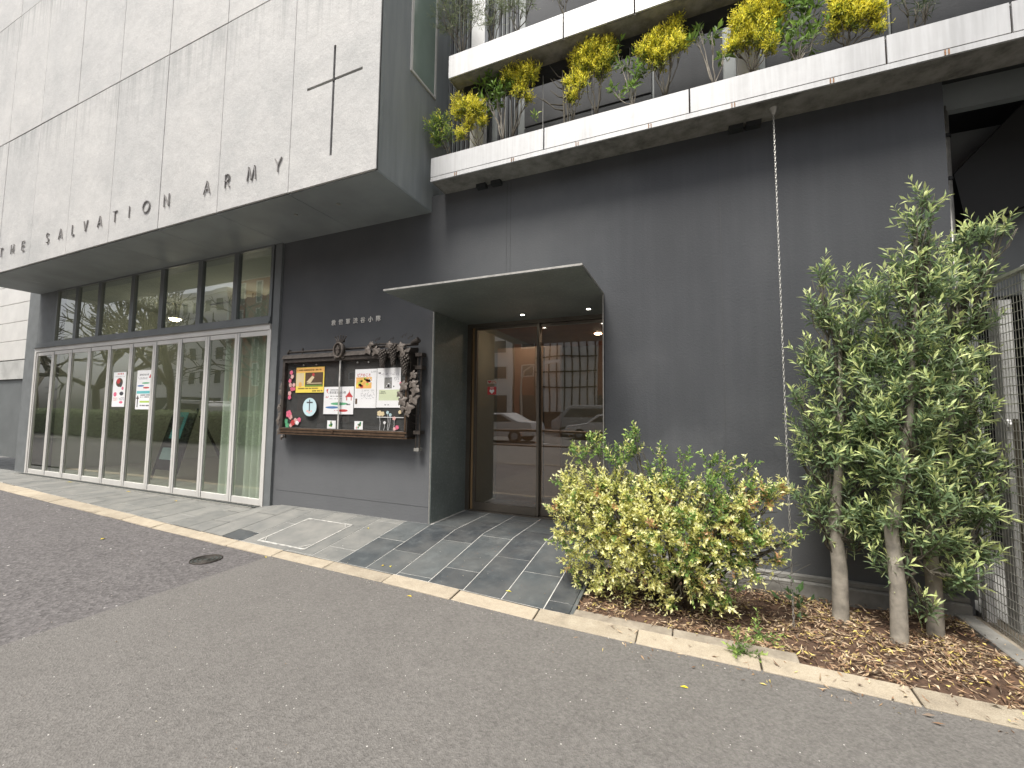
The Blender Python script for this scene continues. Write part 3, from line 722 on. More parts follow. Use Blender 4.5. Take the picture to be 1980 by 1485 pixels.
# ------------------------------------------------------------------ posters on the glass doors
def sheet(name, label, cat, x0, x1, z0_, z1_, y, mat, group=None, tilt=0, th=.002, curl=0):
    xm, zm = (x0+x1)/2, (z0_+z1_)/2
    T_ = thing(name, label, cat, (xm, y, zm), group); T_['_'] = 1; del T_['_']
    bx(x0, x1, y, y+th, z0_, z1_).build('paper', mat, T_)
    def R_(a, b, c, d, mt, nm='printed_area', k=1):  # fractions of the sheet
        bx(x0+(x1-x0)*a, x0+(x1-x0)*b, y-.0004*k, y, z0_+(z1_-z0_)*c, z0_+(z1_-z0_)*d).build(nm, M[mt], T_)
    def E_(a, c, rx, rz, mt, nm='printed_shape', n=16, k=1):
        cx, cz = x0+(x1-x0)*a, z0_+(z1_-z0_)*c
        MB().prism([(cx+rx*math.cos(2*math.pi*i/n), cz+rz*math.sin(2*math.pi*i/n)) for i in range(n)], 'y', y-.0004*k, y).build(nm, M[mt], T_)
    def P_(pts, mt, nm='printed_shape', k=1):
        MB().prism([(x0+(x1-x0)*a, z0_+(z1_-z0_)*b) for a, b in pts], 'y', y-.0004*k, y).build(nm, M[mt], T_)
    def L_(a, b, c, h, n, mt='ink_soft', dens=.8):   # rows of tiny illegible print
        mb = MB()
        for r_ in range(n):
            zc = z0_+(z1_-z0_)*(c-r_*h*1.8); xx = x0+(x1-x0)*a; xe = x0+(x1-x0)*b
            while xx < xe:
                w_ = ru(.004, .012)
                if random.random() < dens: mb.box(xx, min(xx+w_, xe), y-.0004, y, zc, zc+(z1_-z0_)*h)
                xx += w_+.003
        if mb.v: mb.build('small_print', M[mt], T_)
    return T_, R_, E_, P_, L_
GY = FY+.0115
T_, R_, E_, P_, L_ = sheet('poster', 'white poster with dark red picture on the fifth folding door from the left', 'poster', -8.315, -7.965, 1.135, 1.67, GY, M['white'])
for k_ in range(4): E_(.36+k_*.13, .95, .013, .013, 'red_print')
E_(.5, .70, .095, .070, 'brown_print'); E_(.42, .74, .05, .04, 'red_print', k=2); E_(.62, .64, .035, .04, 'ink', k=2); E_(.78, .53, .03, .025, 'pink_print'); E_(.22, .36, .045, .035, 'pink_print'); E_(.72, .38, .055, .03, 'ink'); E_(.72, .13, .05, .02, 'pink_print')
L_(.1, .9, .86, .016, 1); L_(.08, .45, .25, .014, 4, 'pale_pink_print'); L_(.55, .95, .26, .014, 4)
T_, R_, E_, P_, L_ = sheet('poster', 'tall white poster with coloured bands on the sixth folding door from the left', 'poster', -7.665, -7.285, 1.10, 1.68, GY, M['white'])
put_text('救世軍渋谷小隊', -7.485, GY-.0002, 1.61, .034, M['ink'], T_, extrude=.0003)
P_([(.80, .80), (.98, .80), (.89, .90)], 'red_print'); E_(.62, .67, .10, .012, 'green_print'); E_(.28, .60, .09, .012, 'blue_print'); E_(.66, .55, .08, .013, 'red_print')
R_(.04, .96, .40, .47, 'teal_print'); R_(.28, .96, .17, .215, 'lime_print'); R_(.10, .16, .05, .35, 'ink'); R_(.03, .22, .27, .30, 'brown_print'); L_(.3, .95, .35, .028, 2, 'ink'); L_(.28, .95, .08, .035, 1, 'ink'); L_(.08, .7, .80, .016, 2)

# AED sticker
T_, R_, E_, P_, L_ = sheet('sticker', 'square red sticker with white heart on the left sliding door', 'sticker', -2.155, -2.045, 1.31, 1.40, DY+.0095, M['red_print'], th=.0015)
put_text('AED', -2.10, DY+.009, 1.386, .026, M['white'], T_, extrude=.0003)
P_([(.5, .10), (.22, .42), (.26, .62), (.40, .66), (.5, .55), (.60, .66), (.74, .62), (.78, .42)], 'white')
T_, R_, E_, P_, L_ = sheet('sticker', 'small white sticker with red heart above the red heart sticker on the sliding door', 'sticker', -2.16, -2.04, 1.435, 1.475, DY+.0095, M['beige'], th=.0015)
P_([(.25, .10), (.06, .55), (.12, .85), (.25, .7), (.38, .85), (.44, .55)], 'red_print'); L_(.5, .95, .5, .2, 2, 'red_print')

# ------------------------------------------------------------------ notice board with wrought-iron vine
nb = thing('notice_board', 'glazed bronze notice case hung on the dark wall under an iron vine with grapes', 'notice board', (-3.5, -.07, .85))
BX0, BX1, BZ0, BZ1 = -4.41, -2.615, .845, 1.70
MB().box(BX0+.02, BX1-.02, -.10, -.002, BZ0+.02, BZ1-.02).build('case', M['board_back'], nb)
frame_xz(BX0, BX1, BZ0, BZ1, -.145, -.004, .038, .065, .045).build('frame', M['iron'], nb, bevel=.004)
MB().box(BX0+.01, BX1+.005, -.155, -.145, BZ0+.042, BZ0+.060).box(BX0-.005, BX1+.008, -.152, .0, BZ0-.012, BZ0).build('sill', M['bronze'], nb)
MB().box(BX0+.02, BX1-.02, -.150, -.145, BZ0+.012, BZ0+.034).box(BX1-.03, BX1-.012, -.150, -.145, BZ0+.07, BZ1-.06).build('bronze_bead', M['bronze'], nb)
MB().hexa([(BX0-.01, -.16, BZ1+.001), (BX1+.01, -.16, BZ1+.001), (BX1+.01, -.002, BZ1+.001), (BX0-.01, -.002, BZ1+.001), (BX0-.01, -.13, BZ1+.05), (BX1+.01, -.13, BZ1+.05), (BX1+.01, -.002, BZ1+.07), (BX0-.01, -.002, BZ1+.07)]).build('hood', M['iron'], nb)
for a, b, dy in ((BX0+.038, -3.50, 0), (-3.54, BX1-.038, .008)):
    f = bx(a, b, -.132+dy, -.127+dy, BZ0+.065, BZ1-.045).build('pane', M['glassb'], nb)
bx(-3.538, -3.520, -.138, -.1325, BZ0+.065, BZ1-.045).build('pane_stile', M['rimw'], nb)
MB().box(-3.60, -3.57, -.16, -.150, BZ0+.03, BZ0+.05).build('lock', M['bronze'], nb)
for x_ in (-4.1, -3.9, -3.3, -3.15, -2.95): MB().ball((x_, -.118, 1.625), .010, 8, 6).build('spot_lamp', M['steel'], nb)
# rail along the top
MB().tube([(-4.40, -.075, 1.79), (-2.56, -.075, 1.79)], .0135, 8).build('top_rail', M['iron'], nb)
for x_ in (-4.18, -3.1): MB().tube([(x_, -.075, 1.83), (x_, -.075, 1.70)], .011, 6).build('rail_clamp', M['iron'], nb)
MB().tube([(-4.42, -.075, 1.78), (-4.38, -.075, 1.81)], .018, 8).build('rail_end', M['iron'], nb)
MB().tube([(-2.62, -.10, 1.80), (-2.55, -.10, 1.82), (-2.53, -.10, 1.83)], [.016, .028, .03], 10).build('rail_end', M['iron'], nb)
# uprights at the right
mb = MB()
for dx, dy in ((-.02, -.02), (.02, -.02), (0, .02)): mb.tube([(-2.53+dx, -.06+dy, 1.68), (-2.53+dx, -.06+dy, .74)], .0065, 6)
mb.build('upright_bars', M['iron'], nb)
for z_ in (1.68, 1.55, .90): bx(-2.57, -2.49, -.10, -.02, z_-.018, z_+.018).build('collar', M['iron'], nb)
bx(-2.565, -2.505, -.09, -.03, .715, .745).build('foot', M['steel'], nb)
MB().tube([(-2.565+.045*math.sin(i*.5), -.06+.045*math.cos(i*.5), .95+i*.0065) for i in range(100)], .003, 4).build('twining_wire', M['iron'], nb)
MB().tube([(-4.435, -.04, .78), (-4.45, -.05, 1.0), (-4.43, -.05, 1.25), (-4.435, -.05, 1.5)], .008, 6).build('left_stem', M['iron'], nb)
MB().tube([(-3.2, -.09, 1.80), (-3.0, -.12, 1.81), (-2.8, -.12, 1.80), (-2.66, -.13, 1.76), (-2.60, -.13, 1.6), (-2.62, -.14, 1.3), (-2.58, -.12, 1.15)], .009, 6).build('vine_stem', M['iron'], nb)
# crest
mb = MB(); cxx, czz = -3.533, 1.765
mb.prism([(cxx+.072*math.cos(2*math.pi*i/24), czz+.088*math.sin(2*math.pi*i/24)) for i in range(24)], 'y', -.165, -.13)
cr = mb.build('crest', M['iron'], nb, bevel=.006)
MB().tube([(cxx+.062*math.cos(2*math.pi*i/24), -.172, czz+.078*math.sin(2*math.pi*i/24)) for i in range(25)], .010, 6, False).build('crest_ring', M['iron_leaf'], cr)
put_text('S', cxx, -.170, czz, .10, M['iron_leaf'], cr, 'crest_letter', .005, .002)
MB().box(cxx-.006, cxx+.006, -.182, -.17, czz-.05, czz+.05).box(cxx-.028, cxx+.028, -.1825, -.17, czz+.008, czz+.02).build('crest_cross', M['iron_leaf'], cr)
mb = MB(); mb.box(cxx-.050, cxx+.050, -.155, -.125, czz+.088, czz+.104)
for k_ in range(5):
    a = (k_-2)*.32; bx_, bz_ = cxx+(k_-2)*.022, czz+.104
    mb.tube([(bx_, -.14, bz_), (bx_+math.sin(a)*.055, -.14, bz_+math.cos(a)*.052)], [.008, .005], 5); mb.ball((bx_+math.sin(a)*.06, -.14, bz_+math.cos(a)*.058), .009, 6, 4)
mb.build('crown', M['iron'], cr)
for s_ in (-1, 1):
    MB().tube([(cxx+s_*(.05+.012*math.cos(i*.7)), -.15, czz-.085+.002*i+.014*math.sin(i*.7)) for i in range(10)], .010, 6).build('crest_scroll', M['iron_leaf'], cr)
# grapes
def bunch(x_, y_, zt, zb, r_):
    mb = MB(); n_ = 64
    for i in range(n_):
        t_ = i/n_; rr = r_*min(1, .55+t_*2.2)*(1-.72*max(0, t_-.2)/.8)
        a = i*2.4; mb.ball((x_+rr*math.cos(a), y_+rr*.7*math.sin(a), zt+(zb-zt)*t_), .0155, 7, 5)
    return mb.build('grape_bunch', M['iron'], nb, smooth=True)
bunch(-2.925, -.165, 1.735, 1.56, .042); bunch(-2.79, -.165, 1.78, 1.58, .038); bunch(-2.635, -.175, 1.665, 1.47, .045)
def vine_leaf(x_, y_, z_, s_, rot, name='vine_leaf', tilt=.3):
    pts = []; s_ *= 1.3
    for i in range(20):
        a = 2*math.pi*i/20; lob = (1.12, .86, .62, .74, 1.0, .82, .60, .72, .80, .55, .25, .55, .80, .72, .60, .82, 1.0, .74, .62, .86)[i]; pts.append((math.sin(a)*lob*s_, -math.cos(a)*lob*s_*1.1))
    mb = MB(); c_, s2 = math.cos(rot), math.sin(rot); n = 0
    V = [(x_, y_-.012, z_)]
    for u, w_ in pts:
        a, b = u*c_-w_*s2, u*s2+w_*c_
        V.append((x_+a, y_+tilt*abs(a)*.6+b*.25, z_+b))
    mb.v = V+[(a, b+.003, c) for a, b, c in V]
    k = len(V)
    mb.f = [(0, i, i % 20+1) for i in range(1, 21)]+[(k, k+i % 20+1, k+i) for i in range(1, 21)]+[(i, k+i, k+i % 20+1, i % 20+1) for i in range(1, 21)]
    return mb.build(name, M['iron_leaf'], nb)
for x_, z_, s_ in ((-4.462, 1.40, .042), (-4.475, 1.33, .045), (-4.44, 1.22, .045), (-4.49, 1.15, .038), (-4.455, 1.07, .05), (-4.49, 1.0, .045), (-4.45, .93, .045), (-4.475, .87, .04), (-4.425, .80, .028),
                   (-3.13, 1.755, .046), (-3.02, 1.74, .046), (-3.09, 1.81, .03), (-2.86, 1.79, .036), (-2.715, 1.76, .048), (-2.68, 1.70, .035), (-2.655, 1.37, .048), (-2.70, 1.29, .038), (-2.672, 1.22, .048), (-2.655, 1.15, .036),
                   (-2.54, 1.475, .04), (-2.545, 1.39, .046), (-2.52, 1.33, .05), (-2.535, 1.245, .056), (-2.58, 1.16, .052), (-2.60, 1.10, .035)):
    vine_leaf(x_, -.165 if x_ > -4.4 else -.10, z_, s_, ru(-.7, .7))
mb = MB()
for x_, z_ in ((-3.08, 1.84), (-2.66, 1.84), (-2.74, 1.86), (-4.47, 1.45), (-4.42, .77), (-2.9, 1.83)):
    mb.tube([(x_+i*.007+.008*math.sin(i*1.1), -.12, z_+i*.003+.012*math.cos(i*1.1)) for i in range(12)], .0032, 4)
mb.build('tendrils', M['iron'], nb)

PY = -.108
# papers in the case
T_, R_, E_, P_, L_ = sheet('poster', 'yellow and orange landscape poster with a night picture in the notice case', 'poster', -4.222, -3.785, 1.31, 1.60, PY, M['yellow_print'])
R_(0, 1, .80, .985, 'orange_print'); R_(0.01, .29, .26, .78, 'cream_print'); R_(.33, .96, .23, .79, 'brown_print'); P_([(.38, .42), (.58, .66), (.66, .60), (.52, .36)], 'cream_print', k=2); E_(.62, .70, .018, .02, 'red_print', k=3)
E_(.16, .32, .025, .03, 'orange_print', k=2); R_(.40, .92, .35, .38, 'cream_print', k=2); L_(.03, .9, .86, .06, 1, 'brown_print'); L_(.05, .8, .14, .05, 1, 'brown_print'); L_(.6, .95, .04, .05, 1, 'brown_print'); R_(.34, .95, .24, .30, 'leaf_print', k=2)
T_, R_, E_, P_, L_ = sheet('poster', 'white flyer with a red triangle tower and coloured ovals across the case middle', 'poster', -3.775, -3.345, 1.07, 1.37, PY-.003, M['white'])
put_text('救世軍渋谷小隊', -3.575, PY-.0032, 1.303, .034, M['ink'], T_, extrude=.0003)
P_([(.72, .62), (.98, .62), (.865, .80), (.855, .90), (.845, .80)], 'red_print'); R_(.76, .79, .50, .62, 'red_print'); R_(.91, .935, .50, .62, 'red_print'); P_([(.08, .90), (.15, .93), (.12, .82), (.17, .74), (.10, .80)], 'red_print')
E_(.53, .38, .125, .0155, 'green_print'); E_(.30, .245, .10, .0135, 'blue_print'); E_(.66, .135, .07, .0145, 'red_print'); E_(.80, .36, .015, .008, 'ink'); L_(.22, .62, .64, .03, 1, 'ink'); L_(.2, .62, .55, .022, 1, 'grey_print'); L_(.22, .5, .87, .03, 1, 'ink'); L_(.04, .16, .64, .025, 2, 'red_print'); L_(.82, .9, .33, .05, 1, 'ink'); L_(.38, .5, .12, .03, 1, 'red_print')
T_, R_, E_, P_, L_ = sheet('poster', 'white sheet with red title above a bright flower picture', 'poster', -3.338, -3.045, 1.14, 1.553, PY, M['white'])
put_text('ピアのこと', -3.215, PY-.0002, 1.487, .038, M['red_print'], T_, extrude=.0003, bold=.0008)
R_(.06, .78, .50, .79, 'orange_print')
for k_ in range(16): E_(ru(.12, .72), ru(.53, .76), ru(.012, .024), ru(.010, .020), random.choice(['yellow_print', 'lime_print', 'yellow_print', 'red_print', 'white', 'pale_pink_print', 'green_print']), k=2)
R_(.05, .14, .10, .24, 'brown_print'); L_(.3, .95, .45, .012, 11, 'ink_soft', .35); L_(.75, .98, .93, .014, 2)
T_, R_, E_, P_, L_ = sheet('poster', 'white sheet with a small grey photograph and a pale green text block', 'poster', -3.04, -2.735, 1.145, 1.556, PY+.001, M['white'])
R_(.32, .64, .48, .76, 'grey_print'); R_(.10, .96, .18, .45, 'pale_green_print')
for k_ in range(7): E_(ru(.36, .60), ru(.52, .72), .012, .012, random.choice(['ink', 'ink_soft', 'white']), k=2)
L_(.12, .4, .39, .02, 2, 'grey_print'); L_(.08, .9, .86, .012, 3, 'ink_soft', .4); L_(.35, .55, .06, .02, 1, 'ink'); R_(.06, .16, .86, .89, 'ink'); E_(.72, .53, .008, .008, 'ink'); L_(.7, .95, .75, .012, 6, 'ink_soft', .4)
# round sticker
rs = thing('round_sticker', 'round pale blue sticker with a dark cross on the left glass of the notice case', 'sticker', (-3.96, -.134, 1.146))
MB().prism([(-3.96+.105*math.cos(2*math.pi*i/28), 1.146+.103*math.sin(2*math.pi*i/28)) for i in range(28)], 'y', -.1345, -.133).build('disc', M['pale_blue_print'], rs)
MB().box(-3.969, -3.955, -.1352, -.1345, 1.10, 1.23).box(-4.005, -3.915, -.1354, -.1345, 1.19, 1.205).build('printed_cross', M['ink'], rs)
mb = MB()
for a, b, r_ in ((-3.99, 1.10, .018), (-3.96, 1.085, .016), (-3.93, 1.10, .014)): mb.prism([(a+r_*math.cos(k), b+r_*.7*math.sin(k)) for k in [i*.6 for i in range(10)]], 'y', -.1351, -.1345)
mb.build('printed_figures', M['pale_pink_print'], rs)
for (a, b, c, d, lb) in ((-3.708, -3.585, .912, 1.0, 'small white card with a green plant picture left of the glass stile'), (-3.320, -3.205, .912, 1.0, 'small white card with green and pink plant picture right of the glass stile')):
    T_, R_, E_, P_, L_ = sheet('card', lb, 'card', a, b, c, d, PY-.004, M['white'])
    for k_ in range(7): E_(ru(.25, .75), ru(.2, .8), ru(.008, .016), ru(.008, .016), random.choice(['leaf_print', 'lime_print', 'green_print'] if a < -3.5 else ['leaf_print', 'pale_pink_print', 'green_print']))
def blooms(name, label, pts, mats, loc):
    T_ = thing(name, label, 'decoration', loc)
    for i, (a, b, r_) in enumerate(pts):
        mb = MB()
        for k in range(5):
            th = 2*math.pi*k/5+i; mb.prism([(a+math.cos(th)*r_*.55+r_*.5*math.cos(q_*1.05), b+math.sin(th)*r_*.55+r_*.5*math.sin(q_*1.05)) for q_ in range(6)], 'y', PY-.004-.0007*k, PY-.0015)
        mb.build('bloom', M[mats[i % len(mats)]], T_)
blooms('paper_flowers', 'column of pink paper blossoms left of the yellow poster', [(-4.30+.02*math.sin(i*2), 1.545-i*.048, .026) for i in range(7)]+[(-4.25, 1.40, .024), (-4.245, 1.355, .022)], ['pink_print', 'pale_pink_print'], (-4.3, PY, 1.4))
blooms('paper_flowers', 'pink and coral paper flowers in the lower left corner of the case', [(-4.31, 1.065, .045), (-4.28, 1.03, .03), (-4.24, .965, .035), (-4.20, .99, .03), (-4.14, 1.0, .028), (-4.17, .965, .026), (-4.27, .935, .024), (-4.35, .98, .03), (-4.33, .935, .03)], ['pink_print', 'pale_pink_print', 'red_print', 'pale_pink_print', 'pink_print', 'white', 'pale_pink_print', 'green_print', 'green_print'], (-4.25, PY, 1.0))
blooms('paper_flowers', 'pale paper flowers on thin stems in the lower right corner of the case', [(-2.99, 1.085, .03), (-2.95, 1.08, .026), (-2.885, 1.095, .018), (-2.85, 1.07, .018), (-2.92, .99, .016), (-2.80, 1.035, .02), (-2.76, .945, .022), (-2.79, .93, .018), (-2.73, 1.10, .02), (-2.73, 1.39, .018)], ['cream_print', 'cream_print', 'pale_blue_print', 'pale_blue_print', 'white', 'pale_pink_print', 'pink_print', 'pale_pink_print', 'cream_print', 'pink_print'], (-2.85, PY, 1.0))
mb = MB()
for a, b, c in ((-2.885, 1.09, -2.88), (-2.85, 1.06, -2.87), (-2.99, 1.07, -2.98), (-2.92, .99, -2.93), (-2.80, 1.03, -2.81)): mb.tube([(a, PY-.003, b), ((a+c)/2+.008, PY-.003, (b+.91)/2), (c, PY-.003, .912)], .0018, 4)
mb.box(-3.02, -2.68, PY-.005, PY-.002, 1.043, 1.049)
o = mb.build('wire_flower_stand', M['white']); tag(o, 'thin white flower stems and shelf line in the lower right of the case', 'decoration')

# ------------------------------------------------------------------ rain chain
rc = thing('rain_chain', 'long thin steel rain chain hanging from the ledge to the planting bed', 'rain chain', (.51, -.60, -.13))
A, B = Vector((.575, -.14, 3.31)), Vector((.514, -.60, -.12)); n_ = 150; mb = MB()
for i in range(n_):
    c_ = A.lerp(B, (i+.5)/n_); L_k = (B-A).length/n_*.72; d = (B-A).normalized(); s_ = Vector((1, .2, 0)) if i % 2 else Vector((.2, -1, 0)); s_ = (s_-d*s_.dot(d)).normalized()
    mb.tube([c_+d*L_k*math.sin(a)+s_*.0052*math.cos(a) for a in [j*math.pi/3 for j in range(7)]], .0021, 4, False)
mb.build('chain_links', M['steel'], rc, kind='stuff')
MB().tube([(.575, -.14, 3.352), (.575, -.14, 3.33), (.575, -.14, 3.30)], [.03, .022, .010], 12).build('spout', M['steel'], rc)

# ------------------------------------------------------------------ planting bed
mb = MB(); nx, ny = 30, 10
def bedz(x, y): return -.125+.03*math.sin(x*2.1+1)*math.sin(y*3)+.01*math.sin(x*9)*math.sin(y*11)-.015*max(0, (-.9-y)*10)
G_ = [[None]*(ny+1) for _ in range(nx+1)]
for i in range(nx+1):
    for j in range(ny+1):
        x_ = -.72+(1.50+.72)*i/nx; y1_ = yk(x_)+(.086 if x_ < .47 else .003); y_ = y1_+(-.055-y1_)*j/ny
        G_[i][j] = (x_, y_, bedz(x_, y_)-.012)
for i in range(nx):
    for j in range(ny): mb.quad(G_[i][j], G_[i+1][j], G_[i+1][j+1], G_[i][j+1])
mb.build('planting_bed', M['soil'], smooth=True, kind='structure')
MB().hexa([(-.722, -.99, -.25), (-.70, -.99, -.25), (-.70, -.001, -.25), (-.722, -.001, -.25), (-.722, -.99, -.128), (-.70, -.99, -.128), (-.70, -.001, -.004), (-.722, -.001, -.004)]).build('bed_edge', M['slate'], kind='structure')
MB().box(-.69, 1.53, -.075, -.002, -.25, -.028).build('concrete_plinth', M['concrete'], kind='structure', bevel=.01)
MB().box(-.69, 1.53, -.05, -.002, -.027, .004).build('plinth_coping', M['concrete'], kind='structure', bevel=.004)
# leaf litter
mb = MB(); pal = [(.26, .155, .09), (.17, .10, .06), (.38, .255, .15), (.46, .34, .21), (.11, .07, .045), (.30, .18, .11), (.60, .48, .33), (.20, .15, .11), (.48, .36, .24), (.40, .30, .20), (.62, .50, .16)]
import mathutils
for i in range(11500):
    x_ = -.70+2.18*random.random()**.8; y0_ = yk(x_)+(.07 if x_ < .47 else -.01); y_ = y0_+(-.07-y0_)*random.random()
    cl_ = mathutils.noise.noise(Vector((x_*4.5, y_*4.5, 3)))
    if cl_ < -.12 and random.random() < .72: continue
    if random.random() < .012: y_ = ye(x_)+ru(-.12, .12)
    z_ = (bedz(x_, y_)+ru(-.006, .016)+max(0, cl_)*.02) if y_ > yk(x_)-.002 else ((zk(x_)-.004 if y_ > ye(x_) else zr(x_)+.004)+.004)
    a = ru(0, 6.28); d = Vector((math.cos(a), math.sin(a), ru(-.35, .35)))
    c_ = random.choice(pal); k_ = ru(.7, 1.25); c_ = tuple(q*k_ for q in c_)
    mb.leaf(Vector((x_, y_, z_)), d, Vector((ru(-.7, .7), ru(-.7, .7), 1)), ru(.015, .055), ru(.003, .012), c_, ru(-.5, .5), ru(-.3, .3))
mb.build('leaf_litter', M['litter'], kind='stuff')
mb = MB()
for i in range(420):
    x_ = ru(-9, -.8) if random.random() < .6 else ru(-4, 1.4); y_ = random.choice([yk(x_)+ru(.0, .5)*random.random(), ye(x_)-abs(random.gauss(0, .05)), ru(-2.6, -1.1)])
    if x_ > -.8 and y_ > ye(x_): y_ = ye(x_)-abs(random.gauss(0, .04))
    z_ = (g(x_, y_) if y_ > yk(x_) else (zk(x_)-.006 if y_ > ye(x_) else zr(x_)+.004))+.002
    s_ = ru(.0015, .0045); c_ = random.choice([(.6, .58, .54), (.35, .30, .24), (.25, .18, .11), (.5, .45, .35)])
    a = ru(0, 3); mb.leaf(Vector((x_, y_, z_+.001)), Vector((math.cos(a), math.sin(a), .1)), Vector((0, 0, 1)), s_*2.4, s_*1.6, c_, .5, .3)
mb.build('scattered_grit', M['litter'], kind='stuff')
# fallen leaves counted one by one
LV = [(-5.05, -1.42, 0, 'on the coarse asphalt far left'), (-3.30, -1.06, 0, 'on the kerb joint beside the round iron cover'), (-2.89, -.30, 1, 'on the slate in front of the wall below the notice case'),
 (-2.26, -.86, 1, 'on the kerb, the left one of a pair'), (-2.18, -.85, 1, 'on the kerb, the right one of a pair'), (-1.79, -1.155, 0, 'on the smooth asphalt below the kerb'),
 (-1.18, -.88, 1, 'on the last slate before the planting bed'), (-.06, -1.42, 0, 'alone on the asphalt in front of the shrub'), (-9.0, -.2, 1, 'before the folding doors, far left'), (-7.3, -.22, 1, 'before the middle of the folding doors'), (-6.0, -.28, 1, 'before the folding doors, nearest the notice case')]
for i, (x_, y_, on_, lb) in enumerate(LV):
    z_ = (g(x_, y_) if (on_ or y_ > yk(x_)) else (zk(x_)-.006 if y_ > ye(x_) else zr(x_)))+.006
    mb = MB(); a = ru(0, 3); s_ = 1.0 if x_ > -4 else 1.5
    mb.leaf(Vector((x_-.02, y_, z_)), Vector((math.cos(a), math.sin(a)*.6, 0)), Vector((0, 0, 1)), .045*s_, .017*s_, random.choice([(.75, .62, .04), (.7, .5, .05), (.8, .7, .1)]), .15, .1)
    o = mb.build('fallen_leaf', M['litter']); tag(o, 'yellow fallen leaf '+lb, 'leaf', 'yellow fallen leaves on the ground')

# ------------------------------------------------------------------ plants
def jit(c, k=.15):
    f_ = ru(1-k, 1+k); return (c[0]*f_*ru(.94, 1.06), c[1]*f_, c[2]*f_*ru(.9, 1.1))
def rv(s_=1): return Vector((ru(-s_, s_), ru(-s_, s_), ru(-s_, s_)))
def limb(mb, a, b, r0, r1, wob=.03, n=5, seg=6):
    a, b = Vector(a), Vector(b); pts = []
    for i in range(seg+1):
        t_ = i/seg; pts.append(a.lerp(b, t_)+rv(wob)*math.sin(math.pi*t_))
    mb.tube(pts, [r0+(r1-r0)*i/seg for i in range(seg+1)], n); return pts
def shoot(lm, sm, p, d, L, nl, ll, lw, cold, coln, up=.3, rstem=.0018, spread=.9, tipfrac=.3):
    """a leafy shoot: thin stem and spirally set leaves, young leaves at the tip"""
    d = d.normalized(); q = p.copy(); ph = ru(0, 6); st = L/nl; pts = [q.copy()]
    for i in range(nl):
        t_ = i/max(1, nl-1); d = (d+Vector((0, 0, up*.12))+rv(.08)).normalized(); q = q+d*st; pts.append(q.copy())
        a = d.orthogonal().normalized(); b = d.cross(a); ph += 2.4
        out = (a*math.cos(ph)+b*math.sin(ph)); ld = (out*spread*(1-.35*t_)+d*(.35+.6*t_)).normalized()
        col_ = jit(coln if (t_ > 1-tipfrac) else cold, .22); k_ = (1-.25*abs(t_-.5))*ru(.6, 1.2)
        lm.leaf(q, ld, d+rv(.4), ll*k_, lw*k_, col_, ru(.1, .35), ru(0, .2))
    sm.tube([pts[0], pts[len(pts)//2], pts[-1]], [rstem, rstem*.8, rstem*.4], 3, False)

def crown(lm, sm, blobs, dens, ll, lw, cold, coln, shootL, upb=.8, nl=9, flat_y=.8, tipfrac=.3, mixf=None, root=None):
    for b_ in blobs:
        c = Vector(b_[:3]); r_ = b_[3]
        n_ = max(3, int(dens*(r_**2)/.01))
        for i in range(n_):
            o = rv(1)
            while o.length > 1: o = rv(1)
            o = Vector((o.x*r_, o.y*r_*flat_y*1.2, o.z*r_))
            od = o.normalized()+Vector((0, 0, upb))+rv(.45)
            cd, cn = cold, coln
            if mixf: cd, cn = mixf(b_, o)
            L = shootL*(ru(.55, 1.2) if random.random() < .88 else ru(1.3, 1.8)); p = c+o-od.normalized()*L*.55
            shoot(lm, sm, p, od, L, nl, ll, lw, cd, cn, tipfrac=tipfrac)

TA = [(0.909, -0.36, 1.902, 0.09, 0), (0.776, -0.36, 1.967, 0.074, 0), (0.751, -0.36, 1.783, 0.104, 0), (0.9, -0.36, 1.638, 0.174, 0), (0.785, -0.36, 1.397, 0.16, 0), (0.605, -0.36, 1.235, 0.068, 0), (0.677, -0.36, 1.485, 0.087, 0), (0.997, -0.36, 1.471, 0.171, 0), (0.907, -0.36, 1.121, 0.218, 0), (0.69, -0.36, 1.02, 0.116, 0), (0.616, -0.36, 0.87, 0.067, 0), (0.766, -0.36, 0.844, 0.174, 0), (0.622, -0.36, 0.609, 0.084, 0), (0.727, -0.36, 0.475, 0.116, 0), (0.861, -0.36, 0.582, 0.171, 0), (0.949, -0.36, 0.869, 0.196, 0), (0.982, -0.36, 0.441, 0.126, 0), (0.878, -0.36, 0.337, 0.071, 0)]
TB = [(1.238, -0.5, 2.344, 0.069, 0), (1.21, -0.5, 2.226, 0.085, 0), (1.238, -0.5, 2.083, 0.099, 0), (1.14, -0.5, 1.96, 0.122, 0), (1.015, -0.5, 1.789, 0.132, 0), (1.249, -0.5, 1.826, 0.156, 0), (1.148, -0.5, 1.596, 0.186, 0), (1.046, -0.5, 1.36, 0.185, 0), (1.228, -0.5, 1.355, 0.191, 0), (1.127, -0.5, 1.093, 0.195, 0), (1.07, -0.5, 0.829, 0.195, 0), (1.197, -0.5, 0.667, 0.175, 0), (1.024, -0.5, 0.536, 0.127, 0), (1.166, -0.5, 0.439, 0.135, 0), (1.001, -0.5, 0.262, 0.088, 0), (1.106, -0.5, 0.069, 0.05, 0), (1.17, -0.5, 0.054, 0.04, 0), (0.986, -0.5, 1.061, 0.135, 0), (1.305, -0.5, 0.24, 0.096, 0)]
